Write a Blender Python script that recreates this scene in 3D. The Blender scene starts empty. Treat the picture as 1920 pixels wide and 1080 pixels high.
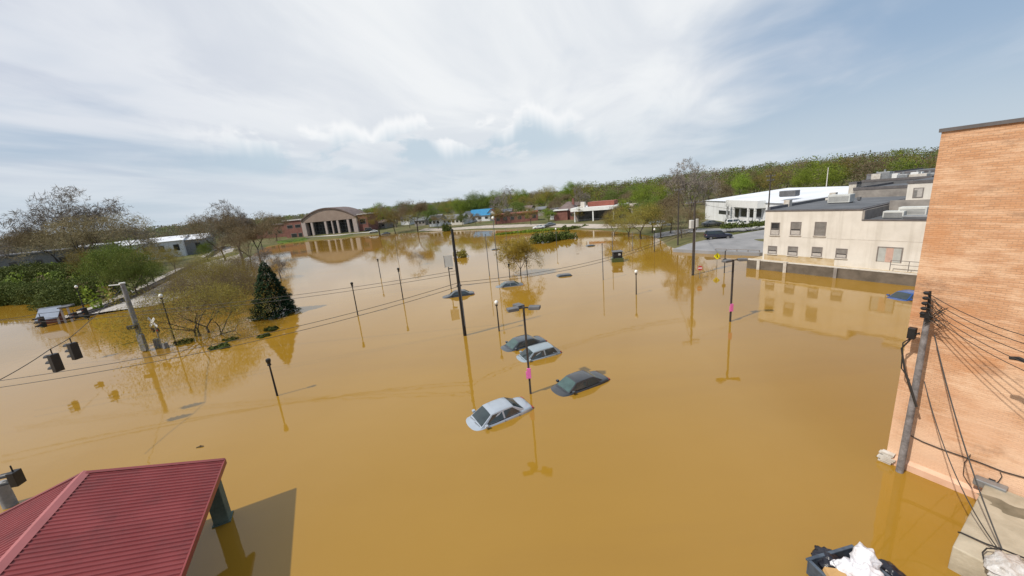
import bpy, math, random
import numpy as np
from mathutils import Vector, Matrix
R = math.radians
sc = bpy.context.scene
COL = sc.collection
# ------------------------------------------------------------------ camera
CAM_H = 12.5
FPX = 700.0                      # focal length in pixels of a 1920 wide frame
M = np.array([[0.9959744388, -0.0896376995, 0.0],
              [-0.0210738156, -0.2341535071, 0.9719712081],
              [-0.0871252631, -0.9680584786, -0.2350999162]])
cam = bpy.data.cameras.new('camera')
cam_o = bpy.data.objects.new('camera', cam); COL.objects.link(cam_o)
ax, ay, az_ = M @ [1, 0, 0], M @ [0, -1, 0], M @ [0, 0, -1]
cam_o.matrix_world = Matrix(((ax[0], ay[0], az_[0], 0), (ax[1], ay[1], az_[1], 0), (ax[2], ay[2], az_[2], CAM_H), (0, 0, 0, 1)))
cam.sensor_width = 36.0; cam.lens = FPX / 1920 * 36.0
cam.clip_start = 0.1; cam.clip_end = 9000
sc.camera = cam_o
# ------------------------------------------------------------------ world, sun, exposure
SUN_AZ, SUN_EL = 207.0, 50.0     # direction towards the sun, degrees ccw from +X
w = bpy.data.worlds.new('World'); sc.world = w; w.use_nodes = True
nt = w.node_tree; nt.nodes.clear()
N = nt.nodes.new; Lk = nt.links.new
out = N('ShaderNodeOutputWorld'); bg = N('ShaderNodeBackground'); bg.inputs[1].default_value = 0.1
Lk(bg.outputs[0], out.inputs[0])
sky = N('ShaderNodeTexSky'); sky.sky_type = 'NISHITA'; sky.sun_disc = False
sky.sun_elevation = R(SUN_EL); sky.sun_rotation = R(90 - SUN_AZ); sky.air_density = 1.0; sky.dust_density = 1.5; sky.ozone_density = 1.0
tc = N('ShaderNodeTexCoord'); sep = N('ShaderNodeSeparateXYZ'); Lk(tc.outputs['Generated'], sep.inputs[0])
def mth(op, a, b=None, c=None, clamp=False):
    n = N('ShaderNodeMath'); n.operation = op; n.use_clamp = clamp
    for i, v in enumerate((a, b, c)):
        if v is None: continue
        if isinstance(v, (int, float)): n.inputs[i].default_value = v
        else: Lk(v, n.inputs[i])
    return n.outputs[0]
zc = mth('MAXIMUM', sep.outputs[2], 0.0)
den = mth('ADD', zc, 0.10)
px_ = mth('DIVIDE', sep.outputs[0], den); py_ = mth('DIVIDE', sep.outputs[1], den)
def comb(x, y, z=0.0):
    n = N('ShaderNodeCombineXYZ')
    for i, v in enumerate((x, y, z)):
        if isinstance(v, (int, float)): n.inputs[i].default_value = v
        else: Lk(v, n.inputs[i])
    return n.outputs[0]
def noise(vec, scale, detail=6, rough=0.55, dist=0.0):
    n = N('ShaderNodeTexNoise'); Lk(vec, n.inputs['Vector']); n.inputs['Scale'].default_value = scale
    n.inputs['Detail'].default_value = detail; n.inputs['Roughness'].default_value = rough; n.inputs['Distortion'].default_value = dist
    return n.outputs[0]
def smooth(v, a, b, c=0.0, d=1.0):
    n = N('ShaderNodeMapRange'); n.interpolation_type = 'SMOOTHSTEP'; Lk(v, n.inputs[0])
    n.inputs[1].default_value = a; n.inputs[2].default_value = b; n.inputs[3].default_value = c; n.inputs[4].default_value = d
    return n.outputs[0]
def mixc(f, a, b):
    n = N('ShaderNodeMix'); n.data_type = 'RGBA'
    if isinstance(f, float): n.inputs[0].default_value = f
    else: Lk(f, n.inputs[0])
    for i, v in ((6, a), (7, b)):
        if isinstance(v, tuple): n.inputs[i].default_value = (*v, 1)
        else: Lk(v, n.inputs[i])
    return n.outputs[2]
# high streaky veil: stretched along the wind direction
ang = R(77)
u_ = mth('ADD', mth('MULTIPLY', px_, math.cos(ang)), mth('MULTIPLY', py_, math.sin(ang)))
v_ = mth('ADD', mth('MULTIPLY', px_, -math.sin(ang)), mth('MULTIPLY', py_, math.cos(ang)))
veil = noise(comb(mth('MULTIPLY', u_, 0.26), mth('MULTIPLY', v_, 0.50), 3.1), 1.0, 5, 0.5, 0.5)
fine = noise(comb(mth('MULTIPLY', u_, 0.55), mth('MULTIPLY', v_, 1.0), 7.7), 1.2, 7, 0.55, 0.8)
broad = noise(comb(u_, v_, 1.7), 0.45, 4, 0.5, 0.3)
def lobe(x, y, z, a, b):
    l_ = math.sqrt(x * x + y * y + z * z)
    d_ = mth('ADD', mth('ADD', mth('MULTIPLY', sep.outputs[0], x / l_), mth('MULTIPLY', sep.outputs[1], y / l_)), mth('MULTIPLY', sep.outputs[2], z / l_))
    return smooth(d_, a, b)
glow_l = lobe(0.05, 0.93, 0.42, 0.62, 1.0)         # thick bright cloud ahead
left_l = smooth(sep.outputs[0], 0.05, -0.55)          # milky veil over the left
clear_l = lobe(0.80, 0.58, 0.17, 0.80, 0.99)         # thinner to the right
vs = mth('ADD', mth('ADD', mth('MULTIPLY', veil, 1.6), mth('MULTIPLY', fine, 0.55)), mth('MULTIPLY', broad, 0.75))
vs = mth('ADD', mth('SUBTRACT', vs, 0.125), mth('ADD', mth('MULTIPLY', glow_l, 0.42), mth('MULTIPLY', left_l, 0.13)))
vs = mth('SUBTRACT', vs, mth('MULTIPLY', clear_l, 0.27))
vmask = smooth(vs, 1.16, 1.66)
base = mixc(0.8, sky.outputs[0], (3.5, 4.75, 6.4))
shade = smooth(noise(comb(mth('MULTIPLY', u_, 0.34), mth('MULTIPLY', v_, 0.7), 12.3), 1.6, 6, 0.55, 0.6), 0.36, 0.62)
cloudc = mixc(glow_l, mixc(shade, (5.7, 6.15, 7.2), (7.6, 7.9, 8.5)), mixc(shade, (7.9, 8.2, 8.6), (9.2, 9.35, 9.45)))
c1 = mixc(mth('MULTIPLY', vmask, 0.93), base, cloudc)
# pale band above the horizon
hz = smooth(zc, 0.0, 0.24, 0.75, 0.0)
c2 = mixc(hz, c1, (6.2, 7.0, 7.65))
# low cumulus bank
azm = N('ShaderNodeMath'); azm.operation = 'ARCTAN2'; Lk(sep.outputs[0], azm.inputs[0]); Lk(sep.outputs[1], azm.inputs[1])
azo = azm.outputs[0]
puff = noise(comb(mth('MULTIPLY', azo, 1.0), mth('MULTIPLY', zc, 2.0), 0.4), 5.2, 9, 0.55, 0.25)
bank = noise(comb(azo, 0.0, 5.5), 6.0, 4, 0.55)
top = mth('ADD', mth('MULTIPLY', bank, 0.24), 0.075)
band = mth('MULTIPLY', smooth(zc, 0.07, 0.12), smooth(mth('SUBTRACT', zc, top), -0.02, 0.004, 1.0, 0.0))
reg = mth('MULTIPLY', smooth(azo, -0.75, -0.5), smooth(azo, 0.10, 0.35, 1.0, 0.0))
pm = mth('MULTIPLY', mth('MULTIPLY', smooth(puff, 0.42, 0.50), band), reg)
puffc = mixc(smooth(mth('SUBTRACT', zc, top), -0.07, -0.01), (5.4, 6.5, 7.4), (9.5, 9.6, 9.7))
c3 = mixc(mth('MULTIPLY', pm, 0.92), c2, puffc)
Lk(c3, bg.inputs[0])
sun = bpy.data.lights.new('sun', 'SUN'); sun.energy = 4.0; sun.angle = R(0.8); sun.color = (1.0, 0.94, 0.84)
so = bpy.data.objects.new('sun', sun); COL.objects.link(so)
sd = Vector((math.cos(R(SUN_AZ)) * math.cos(R(SUN_EL)), math.sin(R(SUN_AZ)) * math.cos(R(SUN_EL)), math.sin(R(SUN_EL))))
so.rotation_euler = sd.to_track_quat('Z', 'Y').to_euler()
sc.view_settings.view_transform = 'Standard'; sc.view_settings.look = 'None'
sc.view_settings.exposure = 0.0; sc.view_settings.gamma = 1.0
sc.render.engine = 'CYCLES'
sc.cycles.max_bounces = 6; sc.cycles.transparent_max_bounces = 8

# ------------------------------------------------------------------ measuring helpers (survey of the photo into metres)
def P(x, y, z=0.0):
    r = M @ np.array([x - 960, y - 540, FPX]); t = (z - CAM_H) / r[2]
    return Vector((r[0] * t, r[1] * t, z))
def ray(x, y):
    return Vector(M @ np.array([x - 960, y - 540, FPX]))
def PD(x, y, depth):
    """point seen at x, y at a ground distance along +Y"""
    r = ray(x, y); t = depth / r.y
    return Vector((r.x * t, r.y * t, CAM_H + r.z * t))
def hgt(p, y):
    """height in metres over point p at which the vertical through p is seen at picture row y"""
    lo, hi = p.z - 2, p.z + 60
    for _ in range(50):
        m = (lo + hi) / 2
        q = M.T @ np.array([p.x, p.y, m - CAM_H]); yy = 540 + FPX * q[1] / q[2]
        if yy > y: lo = m
        else: hi = m
    return lo - p.z
# ------------------------------------------------------------------ materials
MT = {}
def mat(name, c, rough=0.8, metal=0.0, var=0.0, scale=1.0, c2=None, bump=0.0, bscale=None, spec=None, rnd=0.0, detail=5):
    m = bpy.data.materials.new(name); m.use_nodes = True; t = m.node_tree
    b = t.nodes['Principled BSDF']
    b.inputs['Roughness'].default_value = rough; b.inputs['Metallic'].default_value = metal
    if spec is not None: b.inputs['Specular IOR Level'].default_value = spec
    tcn = t.nodes.new('ShaderNodeTexCoord')
    n = t.nodes.new('ShaderNodeTexNoise'); n.inputs['Scale'].default_value = scale; n.inputs['Detail'].default_value = detail; n.inputs['Roughness'].default_value = 0.6
    t.links.new(tcn.outputs['Object'], n.inputs['Vector'])
    ramp = t.nodes.new('ShaderNodeMapRange'); t.links.new(n.outputs[0], ramp.inputs[0]); ramp.inputs[1].default_value = 0.34; ramp.inputs[2].default_value = 0.66
    mx = t.nodes.new('ShaderNodeMix'); mx.data_type = 'RGBA'; t.links.new(ramp.outputs[0], mx.inputs[0])
    if c2 is None:
        v = var if var else 0.08
        c2 = tuple(min(1, x * (1 + v)) for x in c); c = tuple(x * (1 - v) for x in c)
    mx.inputs[6].default_value = (*c, 1); mx.inputs[7].default_value = (*c2, 1)
    last = mx.outputs[2]
    if rnd:
        oi = t.nodes.new('ShaderNodeObjectInfo'); hs = t.nodes.new('ShaderNodeHueSaturation')
        a = t.nodes.new('ShaderNodeMapRange'); t.links.new(oi.outputs['Random'], a.inputs[0]); a.inputs[3].default_value = 1 - rnd; a.inputs[4].default_value = 1 + rnd
        h = t.nodes.new('ShaderNodeMapRange'); t.links.new(oi.outputs['Random'], h.inputs[0]); h.inputs[3].default_value = 0.5 - rnd * 0.06; h.inputs[4].default_value = 0.5 + rnd * 0.05
        t.links.new(h.outputs[0], hs.inputs['Hue']); t.links.new(a.outputs[0], hs.inputs['Value']); t.links.new(last, hs.inputs['Color']); last = hs.outputs[0]
    t.links.new(last, b.inputs['Base Color'])
    if bump:
        n2 = t.nodes.new('ShaderNodeTexNoise'); n2.inputs['Scale'].default_value = bscale or scale * 6; n2.inputs['Detail'].default_value = 4
        t.links.new(tcn.outputs['Object'], n2.inputs['Vector'])
        bp = t.nodes.new('ShaderNodeBump'); bp.inputs['Strength'].default_value = bump; bp.inputs['Distance'].default_value = 0.05
        t.links.new(n2.outputs[0], bp.inputs['Height']); t.links.new(bp.outputs[0], b.inputs['Normal'])
    MT[name] = m
    return m
def leafmat(name, c, c2, scale=0.5, trans=0.25):
    m = mat(name, c, 0.75, c2=c2, scale=scale, rnd=0.22, spec=0.2)
    t = m.node_tree; b = t.nodes['Principled BSDF']; o = t.nodes['Material Output']
    tr = t.nodes.new('ShaderNodeBsdfTranslucent'); ms = t.nodes.new('ShaderNodeMixShader'); ms.inputs[0].default_value = trans
    src = b.inputs['Base Color'].links[0].from_socket
    t.links.new(src, tr.inputs[0]); t.links.new(b.outputs[0], ms.inputs[1]); t.links.new(tr.outputs[0], ms.inputs[2]); t.links.new(ms.outputs[0], o.inputs[0])
    return m
mat('steel', (0.30, 0.31, 0.32), 0.45, 0.6, 0.15, 3)
mat('dark_metal', (0.02, 0.02, 0.022), 0.5, 0.2, 0.3, 4)
mat('pole_wood', (0.045, 0.036, 0.03), 0.9, 0, scale=5, c2=(0.085, 0.07, 0.058))
mat('grey_wood', (0.13, 0.115, 0.11), 0.9, 0, scale=5, c2=(0.27, 0.25, 0.25), bump=0.4)
mat('conc_pole', (0.17, 0.17, 0.175), 0.8, 0, scale=2.5, c2=(0.27, 0.265, 0.26), bump=0.2)
mat('white_paint', (0.74, 0.74, 0.72), 0.6, 0, 0.06, 1.5)
mat('globe', (0.78, 0.77, 0.72), 0.35, 0, 0.04, 3)
mat('black', (0.012, 0.012, 0.013), 0.45, 0, 0.3, 4)
mat('wire', (0.025, 0.022, 0.02), 0.6)
mat('pink', (0.72, 0.16, 0.42), 0.6, 0, 0.12, 6)
mat('yellow', (0.80, 0.72, 0.01), 0.5, 0, 0.05, 6)
mat('red_lens', (0.25, 0.015, 0.01), 0.3); mat('amber_lens', (0.3, 0.13, 0.01), 0.3); mat('green_lens', (0.01, 0.10, 0.06), 0.3)
mat('car_glass', (0.028, 0.04, 0.042), 0.06, 0, 0.2, 2, spec=0.8)
mat('car_glass_green', (0.05, 0.09, 0.085), 0.08, 0, 0.2, 2, spec=0.8)
mat('tyre', (0.015, 0.015, 0.016), 0.9); mat('rim', (0.35, 0.35, 0.36), 0.35, 0.8)
mat('trim', (0.02, 0.02, 0.022), 0.6)
mat('lamp_glass', (0.55, 0.56, 0.55), 0.15); mat('tail_red', (0.28, 0.012, 0.012), 0.2)
for n_, c_, me_ in (('silver', (0.42, 0.47, 0.53), 0.35), ('charcoal', (0.032, 0.037, 0.045), 0.2), ('slate', (0.055, 0.07, 0.085), 0.25), ('pale_silver', (0.30, 0.36, 0.40), 0.3),
                    ('paint_black', (0.014, 0.015, 0.017), 0.1), ('midgrey', (0.17, 0.18, 0.19), 0.3), ('blue', (0.012, 0.08, 0.30), 0.2), ('white_car', (0.7, 0.7, 0.7), 0.0), ('darkblue', (0.02, 0.025, 0.05), 0.2), ('drab_green', (0.06, 0.085, 0.02), 0.0)):
    mm = mat('paint_' + n_, c_, 0.32, me_, scale=1.3, c2=tuple(x * 0.82 + 0.02 for x in c_)); mm.node_tree.nodes['Principled BSDF'].inputs['Coat Weight'].default_value = 0.5
mat('cream_wall', (0.60, 0.56, 0.50), 0.85, 0, scale=0.45, c2=(0.70, 0.66, 0.60), bump=0.15, bscale=14, detail=8)
def streaks(name, tint, amt, sx=1.6, sz=0.10):
    t = MT[name].node_tree; b = t.nodes['Principled BSDF']; src = b.inputs['Base Color'].links[0].from_socket
    tcn = t.nodes.new('ShaderNodeTexCoord'); mp = t.nodes.new('ShaderNodeMapping'); mp.inputs['Scale'].default_value = (sx, sx, sz); t.links.new(tcn.outputs['Object'], mp.inputs[0])
    n = t.nodes.new('ShaderNodeTexNoise'); n.inputs['Detail'].default_value = 7; n.inputs['Scale'].default_value = 1.0; n.inputs['Roughness'].default_value = 0.65; t.links.new(mp.outputs[0], n.inputs['Vector'])
    r = t.nodes.new('ShaderNodeMapRange'); t.links.new(n.outputs[0], r.inputs[0]); r.inputs[1].default_value = 0.48; r.inputs[2].default_value = 0.72; r.inputs[4].default_value = amt
    m = t.nodes.new('ShaderNodeMix'); m.data_type = 'RGBA'; t.links.new(r.outputs[0], m.inputs[0]); t.links.new(src, m.inputs[6]); m.inputs[7].default_value = (*tint, 1); t.links.new(m.outputs[2], b.inputs['Base Color'])
streaks('cream_wall', (0.42, 0.38, 0.32), 0.45)
mat('grey_wall', (0.20, 0.18, 0.165), 0.9, 0, scale=0.8, c2=(0.32, 0.29, 0.26), bump=0.2, bscale=12)
mat('white_wall', (0.72, 0.73, 0.74), 0.7, 0, 0.06, 0.3)
streaks('white_wall', (0.45, 0.44, 0.42), 0.5)
mat('white_roof', (0.62, 0.64, 0.68), 0.6, 0, scale=0.12, c2=(0.75, 0.77, 0.80))
mat('dark_roof', (0.085, 0.09, 0.10), 0.9, 0, scale=0.25, c2=(0.14, 0.145, 0.155), detail=8)
mat('roof_edge', (0.11, 0.10, 0.10), 0.7, 0, 0.2, 2)
mat('window_dark', (0.03, 0.032, 0.036), 0.15, 0, 0.3, 1.5, spec=0.7)
mat('window_grey', (0.16, 0.15, 0.14), 0.3, 0, scale=2, c2=(0.24, 0.225, 0.21))
mat('window_frame', (0.20, 0.175, 0.16), 0.7, 0, 0.15, 4)
mat('blind', (0.42, 0.39, 0.36), 0.7, 0, 0.12, 6)
mat('door_pink', (0.50, 0.33, 0.27), 0.7, 0, 0.12, 2); mat('door_grey', (0.40, 0.41, 0.39), 0.6, 0, 0.1, 2)
mat('ac_grey', (0.55, 0.55, 0.52), 0.6, 0, 0.1, 1.0); mat('ac_dark', (0.12, 0.12, 0.125), 0.6, 0, 0.2, 1.0)
mat('retain', (0.10, 0.082, 0.062), 0.95, 0, scale=0.9, c2=(0.17, 0.14, 0.11), bump=0.5, bscale=4, detail=8)
mat('coping', (0.60, 0.57, 0.52), 0.8, 0, scale=2.5, c2=(0.45, 0.40, 0.34))
mat('mud_stain', (0.42, 0.31, 0.16), 0.9, 0, scale=1.2, c2=(0.55, 0.46, 0.33))
mat('red_brick', (0.175, 0.07, 0.056), 0.9, 0, scale=0.7, c2=(0.25, 0.11, 0.085))
mat('tan_stone', (0.27, 0.20, 0.16), 0.85, 0, scale=0.25, c2=(0.34, 0.26, 0.21))
mat('pink_stone', (0.42, 0.35, 0.32), 0.85, 0, 0.08, 0.4)
mat('aud_roof', (0.52, 0.50, 0.48), 0.8, 0, 0.08, 0.2); mat('brown_roof', (0.16, 0.12, 0.11), 0.85, 0, 0.2, 0.5)
mat('blue_roof', (0.03, 0.20, 0.38), 0.6, 0, 0.12, 0.8); mat('red_roof', (0.25, 0.08, 0.055), 0.8, 0, 0.15, 0.6)
mat('grey_roof', (0.17, 0.175, 0.19), 0.9, 0, 0.2, 0.6); mat('tan_roof', (0.38, 0.33, 0.28), 0.9, 0, 0.15, 0.5)
mat('concrete', (0.25, 0.21, 0.145), 0.9, 0, scale=0.7, c2=(0.47, 0.41, 0.31), bump=0.35, bscale=9, detail=9)
mat('asphalt', (0.20, 0.20, 0.205), 0.95, 0, scale=0.3, c2=(0.29, 0.285, 0.29), detail=8)
mat('gravel', (0.30, 0.275, 0.25), 0.95, 0, scale=1.2, c2=(0.46, 0.42, 0.38), bump=0.4, bscale=10, detail=8)
mat('rail', (0.05, 0.045, 0.042), 0.6, 0.3); mat('tie', (0.09, 0.08, 0.075), 0.95)
mat('post_green', (0.055, 0.085, 0.07), 0.85, 0, scale=2.2, c2=(0.10, 0.14, 0.115), bump=0.3)
mat('soffit', (0.10, 0.06, 0.05), 0.9)
mat('bark_dark', (0.045, 0.036, 0.028), 0.95, 0, scale=3, c2=(0.085, 0.068, 0.052))
mat('bark_pale', (0.12, 0.095, 0.075), 0.95, 0, scale=3, c2=(0.21, 0.175, 0.15))
mat('twig_brown', (0.10, 0.068, 0.036), 0.95, 0, scale=1, c2=(0.16, 0.11, 0.055))
leafmat('leaf_green', (0.1013, 0.1418, 0.027), (0.1755, 0.2228, 0.0432))
leafmat('leaf_bright', (0.1418, 0.1958, 0.0243), (0.243, 0.3038, 0.0405))
leafmat('leaf_olive', (0.1875, 0.1562, 0.0375), (0.2937, 0.2375, 0.0562))
leafmat('leaf_gold', (0.264, 0.187, 0.0308), (0.374, 0.275, 0.0495))
leafmat('leaf_brown', (0.162, 0.1242, 0.0675), (0.2565, 0.2025, 0.1148))
leafmat('leaf_conifer', (0.010, 0.036, 0.012), (0.022, 0.06, 0.02), 1.5, 0.08)
leafmat('leaf_shrub', (0.07, 0.095, 0.022), (0.125, 0.15, 0.035), 1.5, 0.15)
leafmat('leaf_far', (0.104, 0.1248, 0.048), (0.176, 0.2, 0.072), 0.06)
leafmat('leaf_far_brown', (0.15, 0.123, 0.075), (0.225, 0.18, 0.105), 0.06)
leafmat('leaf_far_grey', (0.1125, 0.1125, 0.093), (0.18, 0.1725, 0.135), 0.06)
mat('bag_white', (0.72, 0.71, 0.74), 0.35, 0, 0.12, 4, bump=0.7, bscale=9)
mat('bag_black', (0.012, 0.012, 0.02), 0.3, 0, 0.3, 4, bump=0.6, bscale=8)
mat('bin_blue', (0.035, 0.05, 0.075), 0.5, 0.2, scale=2, c2=(0.10, 0.13, 0.17)); mat('cardboard', (0.50, 0.30, 0.12), 0.9, 0, 0.12, 3)
mat('shelter_roof', (0.18, 0.22, 0.29), 0.5, 0, 0.12, 1); mat('shelter_post', (0.42, 0.37, 0.34), 0.9, 0, 0.12, 2)
mat('debris', (0.09, 0.06, 0.03), 0.95, 0, 0.3, 3)

# worn painted brick of the tall wall
def wall_brick():
    m = bpy.data.materials.new('worn_brick'); m.use_nodes = True; t = m.node_tree; b = t.nodes['Principled BSDF']
    nn, ll = t.nodes.new, t.links.new
    tcn = nn('ShaderNodeTexCoord'); sp = nn('ShaderNodeSeparateXYZ'); ll(tcn.outputs['Object'], sp.inputs[0])
    cb = nn('ShaderNodeCombineXYZ')
    ad = nn('ShaderNodeMath'); ad.operation = 'ADD'; ll(sp.outputs[0], ad.inputs[0]); ll(sp.outputs[1], ad.inputs[1])
    ll(ad.outputs[0], cb.inputs[0]); ll(sp.outputs[2], cb.inputs[1])
    br = nn('ShaderNodeTexBrick'); ll(cb.outputs[0], br.inputs['Vector']); br.inputs['Scale'].default_value = 1.0
    br.inputs['Brick Width'].default_value = 0.215; br.inputs['Row Height'].default_value = 0.076; br.inputs['Mortar Size'].default_value = 0.01; br.inputs['Bias'].default_value = -0.1
    br.inputs['Color1'].default_value = (0.55, 0.29, 0.15, 1); br.inputs['Color2'].default_value = (0.64, 0.37, 0.21, 1); br.inputs['Mortar'].default_value = (0.47, 0.275, 0.165, 1)
    def nz(sc_, sx, sz, d=6, o=0.0, r=0.6):
        mp = nn('ShaderNodeMapping'); mp.inputs['Scale'].default_value = (sx, sx, sz); mp.inputs['Location'].default_value = (o, o, o); ll(tcn.outputs['Object'], mp.inputs[0])
        n = nn('ShaderNodeTexNoise'); ll(mp.outputs[0], n.inputs['Vector']); n.inputs['Scale'].default_value = sc_; n.inputs['Detail'].default_value = d; n.inputs['Roughness'].default_value = r; return n.outputs[0]
    def rg(v, a, b_, c=0., d=1.):
        n = nn('ShaderNodeMapRange'); n.interpolation_type = 'SMOOTHSTEP'; ll(v, n.inputs[0])
        for i, q in enumerate((a, b_, c, d)): n.inputs[i + 1].default_value = q
        return n.outputs[0]
    def mx(f, a, b_, mode='MIX'):
        n = nn('ShaderNodeMix'); n.data_type = 'RGBA'; n.blend_type = mode; ll(f, n.inputs[0])
        for i, q in ((6, a), (7, b_)):
            if isinstance(q, tuple): n.inputs[i].default_value = (*q, 1)
            else: ll(q, n.inputs[i])
        return n.outputs[2]
    c = br.outputs['Color']
    c = mx(rg(nz(0.5, 0.6, 1.0), 0.46, 0.60, 0, 0.8), c, (0.56, 0.27, 0.125))          # where the paint has worn to orange
    c = mx(rg(nz(0.55, 0.7, 1.0, 6, 9.), 0.48, 0.62, 0, 0.75), c, (0.75, 0.51, 0.335))        # remaining pale paint
    c = mx(rg(nz(1.6, 0.45, 4.5, 7, 4.), 0.50, 0.66, 0, 0.42), c, (0.80, 0.56, 0.38))       # pale courses
    c = mx(rg(nz(1.5, 0.5, 4.0, 7, 17.), 0.50, 0.66, 0, 0.45), c, (0.44, 0.20, 0.095))       # dark courses
    c = mx(rg(nz(0.45, 1.0, 1.6, 9, 31., 0.75), 0.53, 0.68, 0, 0.75), c, (0.31, 0.18, 0.11))   # grimy patches
    lo = nn('ShaderNodeMath'); lo.operation = 'MULTIPLY'; ll(rg(sp.outputs[2], 1.2, 6.5, 0.75, 0.0), lo.inputs[0]); ll(rg(nz(0.8, 1, 1, 5, 3.), 0.3, 0.6), lo.inputs[1])
    c = mx(lo.outputs[0], c, (0.76, 0.50, 0.335))
    ll(c, b.inputs['Base Color']); b.inputs['Roughness'].default_value = 0.9
    bp = nn('ShaderNodeBump'); bp.inputs['Strength'].default_value = 0.6; bp.inputs['Distance'].default_value = 0.02
    sb = nn('ShaderNodeMath'); sb.operation = 'SUBTRACT'; ll(nz(14, 1, 1), sb.inputs[0]); ll(br.outputs['Fac'], sb.inputs[1])
    ll(sb.outputs[0], bp.inputs['Height']); ll(bp.outputs[0], b.inputs['Normal'])
    MT['worn_brick'] = m
wall_brick()
def metal_roof():
    m = mat('red_metal', (0.19, 0.03, 0.03), 0.42, 0.0, scale=0.6, c2=(0.24, 0.045, 0.045), spec=0.4)
    streaks('red_metal', (0.13, 0.03, 0.03), 0.8, 0.9, 0.9)
    m2 = mat('red_metal_edge', (0.34, 0.10, 0.10), 0.5, 0, 0.08, 1)
metal_roof()
def muddy():
    m = bpy.data.materials.new('muddy_water'); m.use_nodes = True; t = m.node_tree; b = t.nodes['Principled BSDF']
    nn, ll = t.nodes.new, t.links.new
    tcn = nn('ShaderNodeTexCoord')
    def nz(s, sx, sy, d=4, r=0.55, rot=0):
        mp = nn('ShaderNodeMapping'); mp.inputs['Scale'].default_value = (sx, sy, 1); mp.inputs['Rotation'].default_value = (0, 0, R(rot)); ll(tcn.outputs['Object'], mp.inputs[0])
        n = nn('ShaderNodeTexNoise'); ll(mp.outputs[0], n.inputs['Vector']); n.inputs['Scale'].default_value = s; n.inputs['Detail'].default_value = d; n.inputs['Roughness'].default_value = r; return n.outputs[0]
    mx = nn('ShaderNodeMix'); mx.data_type = 'RGBA'
    rm = nn('ShaderNodeMapRange'); ll(nz(0.035, 0.7, 1.6, 5, 0.6, 20), rm.inputs[0]); rm.inputs[1].default_value = 0.3; rm.inputs[2].default_value = 0.7; ll(rm.outputs[0], mx.inputs[0])
    mx.inputs[6].default_value = (0.280, 0.151, 0.016, 1); mx.inputs[7].default_value = (0.320, 0.177, 0.023, 1)
    sm = nn('ShaderNodeMapRange'); ll(nz(0.05, 0.35, 2.4, 7, 0.62, -24), sm.inputs[0]); sm.inputs[1].default_value = 0.52; sm.inputs[2].default_value = 0.62; sm.inputs[4].default_value = 0.22
    m2 = nn('ShaderNodeMix'); m2.data_type = 'RGBA'; ll(sm.outputs[0], m2.inputs[0]); ll(mx.outputs[2], m2.inputs[6]); m2.inputs[7].default_value = (0.245, 0.13, 0.022, 1)
    ll(m2.outputs[2], b.inputs['Base Color'])
    rg2 = nn('ShaderNodeMapRange'); ll(nz(0.03, 0.5, 1.6, 4, 0.6, 15), rg2.inputs[0]); rg2.inputs[1].default_value = 0.4; rg2.inputs[2].default_value = 0.65; rg2.inputs[3].default_value = 0.02; rg2.inputs[4].default_value = 0.09; ll(rg2.outputs[0], b.inputs['Roughness'])
    b.inputs['IOR'].default_value = 1.52
    bp = nn('ShaderNodeBump'); bp.inputs['Strength'].default_value = 0.35; bp.inputs['Distance'].default_value = 0.015
    ad = nn('ShaderNodeMath'); ad.operation = 'ADD'; ll(nz(0.9, 1, 1.3, 2, 0.4), ad.inputs[0]); ll(nz(0.16, 1, 1.6, 2, 0.5, 30), ad.inputs[1])
    ll(ad.outputs[0], bp.inputs['Height']); ll(bp.outputs[0], b.inputs['Normal'])
    MT['water'] = m
muddy()
def ground_mat():
    m = mat('ground', (0.085, 0.10, 0.035), 0.95, 0, scale=0.09, c2=(0.17, 0.14, 0.075), detail=9, spec=0.1)
    mat('grass', (0.075, 0.13, 0.022), 0.95, 0, scale=0.5, c2=(0.13, 0.175, 0.04), detail=8, spec=0.1)
ground_mat()

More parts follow.
